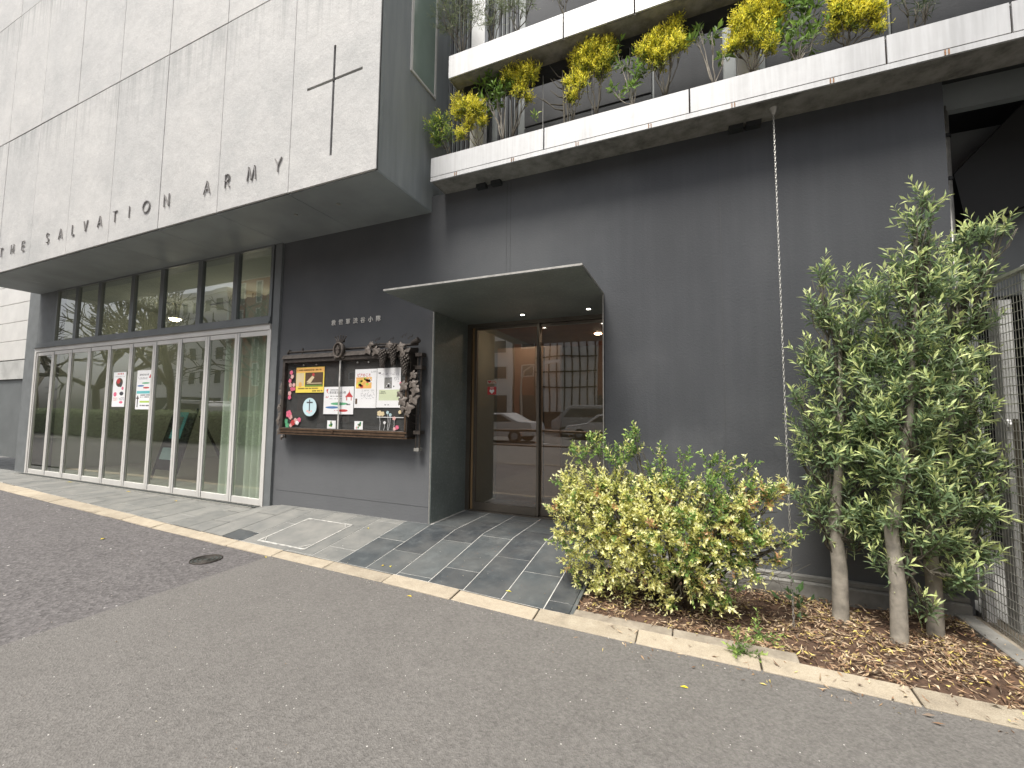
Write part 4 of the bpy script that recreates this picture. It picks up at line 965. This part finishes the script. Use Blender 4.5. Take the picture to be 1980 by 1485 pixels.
TC = [(1.574, -0.3, 2.171, 0.09, 0), (1.675, -0.3, 2.216, 0.062, 0), (1.503, -0.3, 2.103, 0.092, 0), (1.447, -0.3, 1.892, 0.137, 0), (1.563, -0.3, 1.94, 0.09, 0), (1.46, -0.3, 1.673, 0.149, 0), (1.38, -0.3, 1.431, 0.162, 0), (1.495, -0.3, 1.457, 0.078, 0), (1.413, -0.3, 1.156, 0.159, 0), (1.532, -0.3, 1.306, 0.056, 0), (1.379, -0.3, 0.915, 0.185, 0), (1.508, -0.3, 0.833, 0.115, 0), (1.615, -0.3, 0.839, 0.054, 0), (1.434, -0.3, 0.653, 0.156, 0), (1.494, -0.3, 0.542, 0.1, 0), (1.399, -0.3, 0.387, 0.128, 0), (1.484, -0.3, 0.327, 0.07, 0), (1.322, -0.3, 0.173, 0.091, 0)]
GD, GN = (.20, .28, .14), (.64, .72, .33)
def tree(label, base, blobs, rt_, ttop):
    T_ = thing('evergreen_tree', label, 'tree', base, 'narrow leaved evergreen trees in the bed')
    mb = MB(); b0 = Vector(base); bark = MB()
    path = [b0+Vector((0, 0, -.03)), b0+Vector((0, 0, .01)), b0+Vector((.004, 0, .3)), b0+Vector((-.01, .01, .6)), b0.lerp(Vector(ttop), .55), Vector(ttop)]
    bark.tube(path, [rt_*1.25, rt_*1.08, rt_, rt_*.85, rt_*.5, rt_*.15], 12); bark.build('trunk', M['bark'], T_, smooth=True)
    lb_ = MB()
    for c in blobs:
        c3 = Vector(c[:3]); h_ = max(.35, min(c3.z-.25, 1.6)); t_ = min(1, h_/max(.4, ttop[2]))
        s_ = b0.lerp(Vector(ttop), t_*.85); s_.z = min(s_.z, c3.z-.05) if c3.z > .4 else .35
        pts = limb(lb_, s_, c3, .010, .004, .03)
        for k_ in range(4): limb(lb_, pts[3], c3+rv(c[3]*.8), .005, .002, .02, 4, 4)
    lb_.build('branches', M['barkdark'], T_, smooth=True)
    lm, sm = MB(), MB()
    crown(lm, sm, [(a, b, c, d*.92, e) for a, b, c, d, e in blobs], 18, .061, .0142, GD, GN, .15, nl=13, tipfrac=.33)
    lm.build('foliage', M['leaf'], T_, kind='stuff'); sm.build('twigs', M['twig'], T_, kind='stuff')
tree('evergreen tree with a straight pale trunk, nearest the rain chain', (.80, -.36, -.13), TA, .040, (.86, -.36, 1.7))
tree('tallest evergreen tree, middle trunk of three and nearest the kerb', (1.02, -.53, -.13), TB, .037, (1.2, -.5, 2.1))
tree('evergreen tree nearest the wire fence with a long branch reaching right', (1.235, -.37, -.13), TC, .036, (1.45, -.3, 1.8))

SH = [(-0.738, -0.68, 0.833, 0.08, 1), (-0.629, -0.68, 0.873, 0.089, 1), (-0.369, -0.68, 0.986, 0.067, 1), (-0.381, -0.68, 0.866, 0.075, 1), (-0.489, -0.68, 0.81, 0.104, 1), (-0.193, -0.68, 0.841, 0.045, 1), (-0.053, -0.68, 0.848, 0.043, 1), (-0.21, -0.68, 0.708, 0.096, 1), (-0.071, -0.68, 0.685, 0.093, 1), (0.094, -0.68, 0.808, 0.049, 1), (0.165, -0.68, 0.78, 0.075, 1), (0.106, -0.68, 0.666, 0.105, 1), (0.305, -0.68, 0.804, 0.035, 0), (0.307, -0.68, 0.682, 0.058, 1), (-0.812, -0.68, 0.632, 0.095, 0), (-0.867, -0.68, 0.412, 0.086, 0), (-0.738, -0.68, 0.478, 0.149, 0), (-0.848, -0.68, 0.237, 0.086, 0), (-0.594, -0.68, 0.613, 0.147, 0), (-0.457, -0.68, 0.555, 0.17, 0), (-0.63, -0.68, 0.333, 0.182, 0), (-0.738, -0.68, 0.112, 0.105, 0), (-0.756, -0.68, -0.0, 0.06, 0), (-0.292, -0.68, 0.536, 0.163, 0), (-0.425, -0.68, 0.323, 0.201, 0), (-0.493, -0.68, 0.113, 0.148, 0), (-0.597, -0.72, -0.02, 0.08, 0), (-0.411, -0.72, -0.02, 0.06, 0), (-0.195, -0.73, 0.394, 0.168, 0), (-0.291, -0.73, 0.159, 0.126, 0), (-0.219, -0.72, 0.026, 0.076, 0), (-0.159, -0.74, -0.05, 0.05, 0), (-0.074, -0.68, 0.524, 0.158, 0), (-0.017, -0.73, 0.353, 0.15, 0), (0.102, -0.68, 0.479, 0.152, 0), (-0.049, -0.73, 0.164, 0.126, 0), (0.036, -0.68, 0.037, 0.09, 0), (0.154, -0.68, 0.239, 0.124, 0), (0.134, -0.68, -0.037, 0.052, 0), (0.245, -0.68, 0.585, 0.116, 0), (0.24, -0.68, 0.402, 0.116, 0), (0.38, -0.68, 0.627, 0.097, 0), (0.46, -0.68, 0.679, 0.045, 0), (0.348, -0.68, 0.385, 0.09, 0), (0.423, -0.68, 0.262, 0.049, 0), (0.29, -0.68, 0.213, 0.073, 0), (0.477, -0.68, 0.372, 0.038, 0), (0.541, -0.68, 0.423, 0.022, 0), (0.177, -0.68, 0.031, 0.041, 1), (0.233, -0.68, 0.085, 0.04, 1)]
sh = thing('variegated_shrub', 'spreading shrub with cream and yellow leaves and green upper shoots beside the entrance', 'shrub', (-.15, -.62, -.12))
br = MB()
for c in SH:
    base = Vector((-.15+ru(-.12, .12), -.60+ru(-.05, .05), -.12)); c3 = Vector(c[:3])
    mid = base.lerp(c3, .55)+Vector((0, 0, .12 if c3.z < .4 else 0))
    br.tube([base, mid, c3], [.009, .006, .003], 5); 
    for k_ in range(3): br.tube([mid, mid.lerp(c3, .5)+rv(.05), c3+rv(c[3])], [.004, .003, .0015], 4)
for k_ in range(14): br.tube([Vector((.2, -.66, .15))+rv(.08), Vector((.42, -.62, .12))+rv(.08), Vector((ru(.35, .62), -.64, ru(-.05, .3)))], .0012, 3)
br.build('branches', M['barkdark'], sh, smooth=True)
CR, CR2, GG, GG2, OR = (.74, .73, .27), (.92, .91, .50), (.18, .30, .08), (.42, .55, .16), (.60, .36, .18)
def shmix(b_, o):
    if b_[4] == 1: return (GG, GG2) if random.random() < .8 else (CR, CR2)
    r_ = random.random()
    if r_ < .14 + (.25 if b_[0] > -.1 else 0): return GG, (CR2 if random.random() < .5 else GG2)
    if r_ > .96 - (.06 if b_[0] > .1 else 0): return OR, CR
    return CR, CR2
lm, sm = MB(), MB()
for b_ in SH:
    crown(lm, sm, [b_], 38 if b_[4] == 0 else 22, .031, .0165, CR, CR2, .105, upb=(.75 if b_[4] else (.35 if b_[2] > .25 else -.35)), nl=11, flat_y=1.0, mixf=shmix)
lm.build('foliage', M['leaf'], sh, kind='stuff'); sm.build('twigs', M['twig'], sh, kind='stuff')
# low sprigs
def sprig(name, label, cat, base, pts, ll, lw, cd, cn, nl=12):
    T_ = thing(name, label, cat, base); lm, sm = MB(), MB()
    for p in pts:
        for k_ in range(4): shoot(lm, sm, Vector(base)+rv(.012), Vector(p)+rv(.2), Vector(p).length*ru(.8, 1.15), nl, ll, lw, cd, cn, up=.0)
    lm.build('foliage', M['leaf'], T_, kind='stuff'); sm.build('stems', M['twig'], T_, kind='stuff')
sprig('kerb_sprig', 'small green sprig growing over the kerb in front of the bed', 'sprig', (.20, -1.02, -.12), [(.12, 0, .05), (-.06, -.06, .02), (.05, -.12, -.005), (.10, .03, .07)], .03, .013, GG, GG2)
sprig('bed_sprig', 'low green sprig in the leaf litter left of the rain chain', 'sprig', (.33, -.78, -.12), [(.1, 0, .06), (-.05, -.03, .06), (.05, .05, .1)], .03, .013, GG, GG2)
sprig('broad_weed', 'flat broad leaved weed at the foot of the plinth beside the chain', 'weed', (.60, -.28, -.12), [(.12, -.02, .05), (-.08, -.03, .05)], .09, .035, (.08, .15, .06), (.10, .2, .07), 3)

# planter plants --------------------------------------------------
YD, YN = (.68, .66, .08), (.97, .90, .13)
BD, BN = (.20, .32, .08), (.48, .60, .16)
PL = [
 ('ledge_shrub', 'small bright green shrub at the left end of the lower ledge', -2.19, 0, [(-2.354, 3.982, .10), (-2.30, 4.053, .08), (-2.332, 3.839, .08), (-2.198, 3.875, .06)]),
 ('ledge_shrub', 'thin orange yellow shrub in front of the left white fin', -1.87, 1, [(-2.055, 4.106, .113), (-1.897, 4.061, .099), (-1.993, 3.939, .06), (-2.05, 3.84, .05), (-1.837, 3.896, .05)]),
 ('ledge_shrub', 'broad leaved green shrub with forked stem right of the left white fin', -1.62, 2, [(-1.716, 4.30, .097), (-1.81, 4.247, .076), (-1.674, 4.112, .08), (-1.605, 4.194, .074), (-1.768, 4.087, .065)]),
 ('ledge_shrub', 'yellow shrub with bare lower twigs between the green shrub and the bare branches', -1.50, 1, [(-1.553, 4.30, .106), (-1.419, 4.239, .103), (-1.316, 4.231, .071), (-1.444, 4.119, .07), (-1.365, 4.04, .04)]),
 ('ledge_shrub', 'small yellow shrub just right of the bare branches', -.96, 1, [(-.90, 4.072, .057), (-.853, 3.985, .056), (-.932, 3.913, .056), (-.985, 4.026, .038)]),
 ('ledge_shrub', 'rounded golden yellow shrub, the first big one from the left', -.74, 1, [(-.867, 4.20, .103), (-.761, 4.24, .093), (-.671, 4.20, .101), (-.626, 4.27, .055), (-.784, 4.131, .084), (-.671, 4.093, .073)]),
 ('ledge_shrub', 'dark broad leaved shrub between the two golden shrubs', -.43, 2, [(-.463, 4.07, .053), (-.539, 4.18, .054), (-.401, 3.912, .052), (-.563, 3.825, .045), (-.35, 3.987, .052), (-.435, 3.832, .053)]),
 ('ledge_shrub', 'pointed golden yellow shrub, the second big one from the left', -.167, 1, [(-.307, 4.10, .078), (-.205, 4.14, .102), (-.105, 4.18, .067), (-.06, 4.30, .032), (-.085, 4.24, .04), (-.227, 4.013, .084), (-.088, 4.055, .076), (-.029, 4.1, .049)]),
 ('ledge_shrub', 'sparse forked shrub with few green leaves left of the right white fin', .178, 2, [(.066, 4.088, .04), (.178, 4.061, .04), (.094, 4.135, .03), (.264, 3.876, .02)]),
 ('ledge_shrub', 'large golden yellow shrub in front of the right white fin', .436, 1, [(.375, 4.081, .091), (.48, 4.126, .106), (.583, 4.169, .088), (.337, 3.927, .061), (.527, 3.983, .097), (.612, 4.034, .074), (.573, 3.823, .059), (.407, 3.965, .085)]),
 ('ledge_shrub', 'green broad leaved shrub between the two right golden shrubs', .747, 2, [(.696, 4.103, .07), (.789, 4.026, .07), (.754, 3.899, .063), (.868, 4.055, .06), (.657, 3.894, .058), (.829, 3.812, .05), (.702, 3.778, .05), (.893, 3.887, .048)]),
 ('ledge_shrub', 'golden yellow shrub with three bare stems, rightmost of the golden ones', 1.045, 1, [(1.016, 3.957, .087), (1.132, 3.931, .086), (.967, 3.84, .055), (1.071, 3.859, .074), (1.185, 3.834, .052), (1.216, 3.898, .051), (.959, 4.019, .054), (1.209, 3.75, .032), (1.10, 4.05, .08)]),
 ('ledge_shrub', 'dark grassy plant near the right end of the lower ledge', 1.404, 3, [(1.443, 3.83, .07), (1.389, 3.80, .05), (1.482, 3.85, .05), (1.352, 3.9, .05)]),
]
def ledge_plant(name, label, bx0, kind, blobs, zb, y=-.13, group='shrubs growing on the lower ledge'):
    T_ = thing(name, label, 'shrub', (bx0, y, zb), group); br = MB(); lm, sm = MB(), MB()
    base = Vector((bx0, y, zb-.05)); fork = base+Vector((ru(-.02, .02), 0, .16 if kind != 3 else .05))
    br.tube([base, fork], [.009, .007], 6)
    for (x_, z_, r_) in blobs:
        c = Vector((x_, y+ru(-.03, .02), z_)); pts = limb(br, fork, c, .0055, .0025, .02, 5, 5)
        for k_ in range(3): limb(br, pts[3], c+rv(r_*.7), .003, .0012, .01, 4, 3)
        B_ = [(c.x, c.y, c.z, r_*(1.22 if kind == 1 else 1.0))]
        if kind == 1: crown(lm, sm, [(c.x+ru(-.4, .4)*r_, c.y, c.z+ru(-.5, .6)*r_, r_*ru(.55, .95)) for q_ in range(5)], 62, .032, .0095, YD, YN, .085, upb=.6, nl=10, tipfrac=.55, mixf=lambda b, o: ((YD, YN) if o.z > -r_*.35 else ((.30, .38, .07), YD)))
        elif kind == 0: crown(lm, sm, B_, 34, .045, .013, BD, BN, .085, nl=9, mixf=lambda b, o: (BD, BN) if random.random() < .75 else (BN, YN))
        elif kind == 2: crown(lm, sm, B_, 17, .080, .028, BD, (.2, .32, .06), .07, nl=6, tipfrac=.4)
        elif kind == 3: crown(lm, sm, B_, 18, .07, .005, (.03, .06, .02), (.07, .11, .03), .06, nl=8)
        elif kind == 5: crown(lm, sm, B_, 16, .045, .006, (.18, .22, .12), (.32, .36, .20), .12, upb=.6, nl=9)
    br.build('stem', M['barkdark'] if kind != 2 else M['bark'], T_, smooth=True)
    lm.build('foliage', M['leaf'], T_, kind='stuff'); sm.build('twigs', M['twig'], T_, kind='stuff')
for (n_, lb, x_, kd, bl) in PL: ledge_plant(n_, lb, x_, kd, bl, 3.54)
for (lb, x_, bl) in (('airy grey green shrub with many bare stems at the left end of the upper ledge', -2.04, [(-2.168, 5.10, .19), (-2.33, 5.169, .11), (-2.019, 5.20, .16), (-2.30, 5.325, .11), (-1.927, 5.001, .10), (-2.226, 5.002, .07), (-2.1, 5.4, .15)]),
                     ('second airy grey green shrub on the upper ledge, behind the white fin', -1.706, [(-1.709, 4.945, .11), (-1.781, 4.891, .07), (-1.615, 4.962, .08), (-1.812, 5.066, .09), (-1.7, 5.15, .12)]),
                     ('third airy shrub on the upper ledge, right of the white fin', -1.467, [(-1.507, 4.973, .128), (-1.399, 4.878, .09), (-1.322, 4.952, .08), (-1.562, 5.074, .09)]),
                     ('low sparse shrub on the upper ledge near its first panel joint', -1.02, [(-1.044, 4.866, .05), (-.948, 4.852, .05), (-1.1, 4.95, .06)])):
    ledge_plant('ledge_shrub', lb, x_, 5, bl, 4.53, -.16, 'shrubs growing on the upper ledge')
# leafless branches on the lower ledge
bb = thing('bare_shrub', 'leafless dark branches standing on the lower ledge behind its first panel joint', 'shrub', (-1.0, -.13, 3.54))
br = MB(); b0 = Vector((-1.01, -.13, 3.5))
br.tube([b0, b0+Vector((.0, 0, .2)), b0+Vector((-.01, 0, .45)), b0+Vector((-.02, 0, .68))], [.012, .011, .009, .004], 7)
br.tube([b0+Vector((.02, 0, 0)), b0+Vector((.03, .01, .25)), b0+Vector((.015, 0, .45))], [.009, .008, .004], 6)
for zf, dx, dz in ((.30, -.20, .16), (.42, -.13, .10), (.50, -.13, .13), (.56, -.10, .06), (.60, -.14, .16), (.35, -.32, .2), (.4, .08, .12)):
    br.tube([b0+Vector((-.01, 0, zf)), b0+Vector((dx*.45, 0, zf+dz*.25)), b0+Vector((dx, -.01, zf+dz))], [.007, .005, .0025], 5)
br.build('branches', M['barkdark'], bb, smooth=True)
lm, sm = MB(), MB(); crown(lm, sm, [(-1.30, -.13, 3.83, .04), (-.96, -.13, 4.06, .035)], 6, .05, .018, BD, BN, .06, nl=5); lm.build('foliage', M['leaf'], bb, kind='stuff')

# ------------------------------------------------------------------ right side: fence, passage, neighbour
fe = thing('wire_fence', 'grey welded wire mesh fence with pale posts beside the evergreen trees', 'fence', (1.56, -.5, -.1))
mb = MB(); XF = 1.575
for i in range(41): z_ = -.08+i*.0485; mb.tube([(XF, -.02, z_), (XF, -1.6, z_)], .0025, 4)
for i in range(65): y_ = -.02-i*.0243; mb.tube([(XF+.003, y_, -.10), (XF+.003, y_, 1.87)], .0017, 4)
mb.build('mesh_wires', M['steel'], fe, kind='stuff')
bx(XF-.012, XF+.02, -1.6, -.01, 1.868, 1.885).build('top_rail', M['steel'], fe)
for y_ in (-.05, -.575, -1.5):
    bx(XF+.012, XF+.055, y_-.02, y_+.02, -.12, 1.90).build('post', M['white'], fe)
MB().box(XF+.09, XF+.15, -.20, -.10, -.12, 1.80).build('post', M['neigh'], fe)
MB().tube([(XF+.10, -.06, 1.24), (XF+.10, -.22, 1.06)], .014, 4).build('brace', M['white'], fe)
MB().tube([(XF+.06, -.33, 1.1), (XF+.06, -.33, -.05)], .008, 5).tube([(XF+.06, -.36, 1.1), (XF+.06, -.36, -.05)], .008, 5).build('drop_bars', M['barkdark'], fe)
bx(1.44, 1.53, -1.25, -.0, -.2, -.085).build('fence_kerb', M['concrete'], kind='structure', bevel=.006)
bx(1.535, 1.68, -1.6, .0, -.3, -.11).build('fence_footing', M['kerb2'], kind='structure')
bx(1.685, 4, -1.7, 3.2, -.3, -.155).build('neighbour_yard', M['neigh'], kind='structure')
ne = thing('neighbour_screen', 'grey concrete wall with dark vertical louvres behind the wire fence', 'wall', (2.2, -.3, -.15))
bx(2.2, 2.3, -1.9, .5, -.155, 1.15).build('wall_base', M['neigh'], ne)
bx(2.26, 2.3, -1.9, .5, 1.152, 2.0).build('screen_back', M['dark'], ne)
for i in range(34): bx(2.215, 2.235, .46-i*.068, .49-i*.068, 1.152, 2.0).build('louvre_slat', M['neigh'], ne)
for i in range(7): bx(2.19, 2.2, .2-i*.075, .235-i*.075, .0, .36).build('vent_slot', M['dark'], ne)
nbld = thing('neighbour_building', 'dark neighbouring building with an outside stair above the passage', 'building', (3.2, 1, -.15))
bx(1.58, 6, 2.4, 2.6, -.15, 12).build('back_wall', M['wall_dim'], nbld)
bx(3.0, 3.2, -.4, 2.4, -.15, 12).build('side_wall', M['wall_dim'], nbld)
bx(1.72, 3.0, .62, .66, 2.0, 3.30).build('grey_panel', M['postgrey'], nbld)
bx(1.575, 3.0, .0, 2.4, 3.5, 3.6).build('passage_ceiling', M['dark'], nbld)
MB().hexa([(1.86, .45, 2.45), (3.0, .45, 3.0), (3.0, .60, 3.0), (1.86, .60, 2.45), (1.80, .45, 2.90), (2.6, .45, 3.8), (2.6, .60, 3.8), (1.80, .60, 2.90)]).build('stair_stringer', M['cross'], nbld)
bx(1.58, 3.0, 1.95, 2.0, 3.2, 3.3).build('landing', M['dark'], nbld)
dp = thing('drain_pipe', 'grey drain pipe running up the passage behind the end of the dark wall', 'pipe', (1.68, .30, 0))
MB().tube([(1.70, .30, -.1), (1.70, .30, 3.34)], .022, 10).build('pipe', M['steel'], dp, smooth=True)
for z_ in (2.8, 3.12, 1.6): MB().tube([(1.70, .30, z_-.012), (1.70, .30, z_+.012)], .029, 10).build('clamp', M['black'], dp)

# left neighbour with pale siding
ln = thing('siding_building', 'pale metal sided building at the far left under the overhang', 'building', (-13, .8, 0))
for i in range(5):
    bx(-20, -11.52, .9-.0, 1.0, 2.25+i*.46, 2.70+i*.46).build('siding_panel', M['frame'], ln, bevel=.004)
bx(-20, -11.52, 1.0, 1.2, -.05, 5.0).build('wall', M['side'], ln)
bx(-20, -11.52, .88, 1.0, 1.78, 2.22).build('shutter_box', M['neigh'], ln)
bx(-20, -11.52, .93, 1.0, -.05, 1.77).build('shutter', M['gframe'], ln)

# ------------------------------------------------------------------ the other side of the street (seen in the glass)
flat('red_brick', (.36, .13, .08)); flat('white_tile', (.8, .8, .77)); flat('tan_render', (.5, .4, .3)); flat('grey_tower', (.6, .6, .58))
M['winglass'] = simple('far_window_glass', (.05, .065, .07), .1)
def far_building(label, x0, x1, y0, y1, h, mat, cols, rows, ww=.6, wh=.55, trim='white_tile'):
    T_ = thing('street_building', label, 'building', ((x0+x1)/2, y0, -.13), 'buildings across the street')
    bx(x0, x1, y1, y0, -.13, h).build('wall', M[mat], T_)
    bx(x0-.2, x1+.2, y1-.2, y0+.2, h, h+.5).build('parapet', M[trim], T_)
    dx, dz = (x1-x0)/cols, (h-3.5)/rows
    for i in range(cols):
        for j in range(rows):
            cx, cz = x0+dx*(i+.5), 3.5+dz*(j+.5)
            f = frame_xz(cx-dx*ww/2, cx+dx*ww/2, cz-dz*wh/2, cz+dz*wh/2, y0, y0+.12, .08).build('window', M[trim], T_)
            bx(cx-dx*ww/2+.08, cx+dx*ww/2-.08, y0+.02, y0+.05, cz-dz*wh/2+.08, cz+dz*wh/2-.08).build('pane', M['winglass'], f)
    bx(x0+.5, x1-.5, y0, y0+.1, .0, 2.6).build('shopfront', M['winglass'], T_)
    return T_
far_building('white apartment block across the street, reflected in the leftmost glass', -66, -50, -28, -40, 15, 'white_tile', 7, 4)
far_building('red brick block with narrow white windows reflected in the folding doors', -49, -37, -28, -40, 16, 'red_brick', 4, 4, .3, .8)
far_building('slim pale tower reflected in the sixth transom window', -36, -31.5, -34, -42, 22, 'grey_tower', 2, 7)
far_building('tan block with dark floor bands reflected beside the notice case', -31, -19, -28, -40, 12, 'tan_render', 2, 4, .95, .4)
far_building('white low block behind the street lamp reflected in the entrance', -18.5, -14, -27.5, -36, 10, 'white_tile', 2, 3)
rb = far_building('red brick building with a white gridded glass screen reflected in the entrance', -13.8, 6, -27.5, -38, 13, 'red_brick', 8, 4, .5, .45)
scn = bx(-11.8, -6.8, -27.5, -27.2, 1.2, 8.0).build('glass_screen', M['white_tile'], rb)
for i in range(9): bx(-11.8+i*.6, -11.72+i*.6, -27.2, -27.1, 1.2, 8.0).build('mullion', M['black'], scn)
for z_ in (1.2, 3.2, 4.4, 5.6, 7.9): bx(-11.8, -6.8, -27.1, -27.0, z_, z_+.1).build('mullion', M['black'], scn)
far_building('grey office block at the right across the street', 7, 22, -28, -40, 12, 'grey_tower', 5, 4)
flat('car_white', (.68, .68, .68), .2); flat('car_silver', (.35, .36, .37), .25); flat('tyre', (.02, .02, .02))
def car(label, x, y, prof, win, mat, w=1.7, z=-.26):
    T_ = thing('parked_car', label, 'car', (x, y, z), 'cars on the far side of the street')
    MB().prism([(x+a, z+b) for a, b in prof], 'y', y-w/2, y+w/2).build('body', M[mat], T_, bevel=.03)
    for s_ in (-1, 1): MB().prism([(x+a, z+b) for a, b in win], 'y', y+s_*(w/2+.002)-.004, y+s_*(w/2+.002)+.004).build('side_window', M['winglass'], T_)
    L = max(a for a, b in prof)
    for cx in (.78, L-.85):
        for s_ in (-1, 1):
            wl = MB().tube([(x+cx, y+s_*(w/2-.2), z+.31), (x+cx, y+s_*(w/2+.02), z+.31)], .31, 18).build('wheel', M['tyre'], T_)
            MB().tube([(x+cx, y+s_*(w/2+.02), z+.31), (x+cx, y+s_*(w/2+.03), z+.31)], .18, 10).build('rim', M['car_silver'], wl)
sed = [(0, .35), (.0, .62), (.15, .78), (1.15, .92), (1.75, 1.36), (3.1, 1.38), (3.9, 1.0), (4.5, .95), (4.6, .6), (4.55, .32), (.1, .25)]
sedw = [(1.35, .95), (1.85, 1.28), (3.0, 1.30), (3.6, 1.0)]
van = [(0, .35), (0, .95), (.35, 1.15), (1.0, 1.75), (1.3, 1.9), (4.4, 1.9), (4.6, 1.6), (4.6, .35)]
vanw = [(.75, 1.2), (1.2, 1.7), (4.2, 1.7), (4.35, 1.2)]
car('white sedan at the far kerb reflected in the right sliding door', -6.3, -17.6, sed, sedw, 'car_white')
car('silver van behind the white sedan reflected in the entrance', -7.9, -20.2, van, vanw, 'car_silver')
car('white van seen in the reflection of the folding doors', -29.5, -12, van, vanw, 'car_white')
car('white car seen at the left edge of the entrance reflection', -11.2, -13.5, sed, sedw, 'car_white')
# hedge and street trees on the kerb strip
hd = thing('street_hedge', 'clipped green hedge along the kerb, reflected in the folding doors', 'hedge', (-26, -8, -.2)); lm = MB()
bx(-44, -13.2, -8.6, -7.6, -.25, .85).build('hedge_core', M['barkdark'], hd)
for i in range(16000):
    f_ = random.random(); x_ = ru(-44.2, -13); 
    p = Vector((x_, -7.58+ru(0, .12), ru(-.2, 1.0))) if f_ < .6 else Vector((x_, ru(-8.6, -7.5), .88+ru(0, .16)))
    lm.leaf(p, rv(1), rv(1), .12, .07, jit((.27, .33, .19), .35))
lm.build('foliage', M['leaf'], hd, kind='stuff')
def street_tree(label, x, y, s_):
    T_ = thing('street_tree', label, 'tree', (x, y, -.2), 'bare street trees'); mb = MB()
    def rec(p, d, L, r_, n):
        q = p+d*L; mb.tube([p, p.lerp(q, .5)+rv(L*.05), q], [r_, r_*.85, r_*.7], 6 if n > 2 else 4, False)
        if n == 0: return
        for k_ in range(3 if n < 4 else 4):
            dd = (d+rv(.85)+Vector((0, 0, .12))).normalized(); rec(q, dd, L*ru(.62, .85), r_*.62, n-1)
    rec(Vector((x, y, -.2)), Vector((.03, 0, 1)), 2.2*s_, .2*s_, 5)
    mb.build('trunk', M['barkdark'], T_, smooth=True)
for i, (x, y, s_) in enumerate(((-40, -9.5, 1.2), (-31, -9.0, 1.1), (-24.5, -9.2, 1.1), (-18, -9.4, 1.0), (-13, -9.0, .9))):
    street_tree(['bare street tree farthest along the hedge', 'bare street tree behind the middle of the hedge', 'bare street tree before the tan block', 'bare street tree near the end of the hedge', 'bare street tree standing nearest the entrance'][i], x, y, s_)
lp = thing('street_lamp', 'curved arm street lamp reflected in the entrance glass', 'lamp', (-8.3, -15.5, -.26))
MB().tube([(-8.3, -15.5, -.26), (-8.3, -15.5, 2.9), (-8.15, -15.5, 3.35), (-7.7, -15.5, 3.6), (-6.9, -15.5, 3.75)], [.07, .055, .05, .045, .04], 8).build('pole', M['steel'], lp)
MB().hexa([(-7.0, -15.7, 3.66), (-6.2, -15.65, 3.74), (-6.2, -15.35, 3.74), (-7.0, -15.3, 3.66), (-7.0, -15.7, 3.8), (-6.2, -15.65, 3.84), (-6.2, -15.35, 3.84), (-7.0, -15.3, 3.8)]).build('lamp_head', M['white'], lp)
be = thing('guard_rail', 'dark curved pipe guard rail along the street kerb reflected in the entrance', 'railing', (-3.6, -5.0, -.2))
MB().tube([(-5.4, -5.0, -.2), (-5.4, -5.0, .35), (-5.25, -5.0, .58), (-5.0, -5.0, .66), (-1.9, -5.0, .66), (-1.65, -5.0, .58), (-1.5, -5.0, .35), (-1.5, -5.0, -.2)], .032, 8).build('top_pipe', M['bronze'], be, smooth=True)
MB().tube([(-5.4, -5.0, .28), (-1.5, -5.0, .28)], .022, 6).build('lower_pipe', M['bronze'], be)
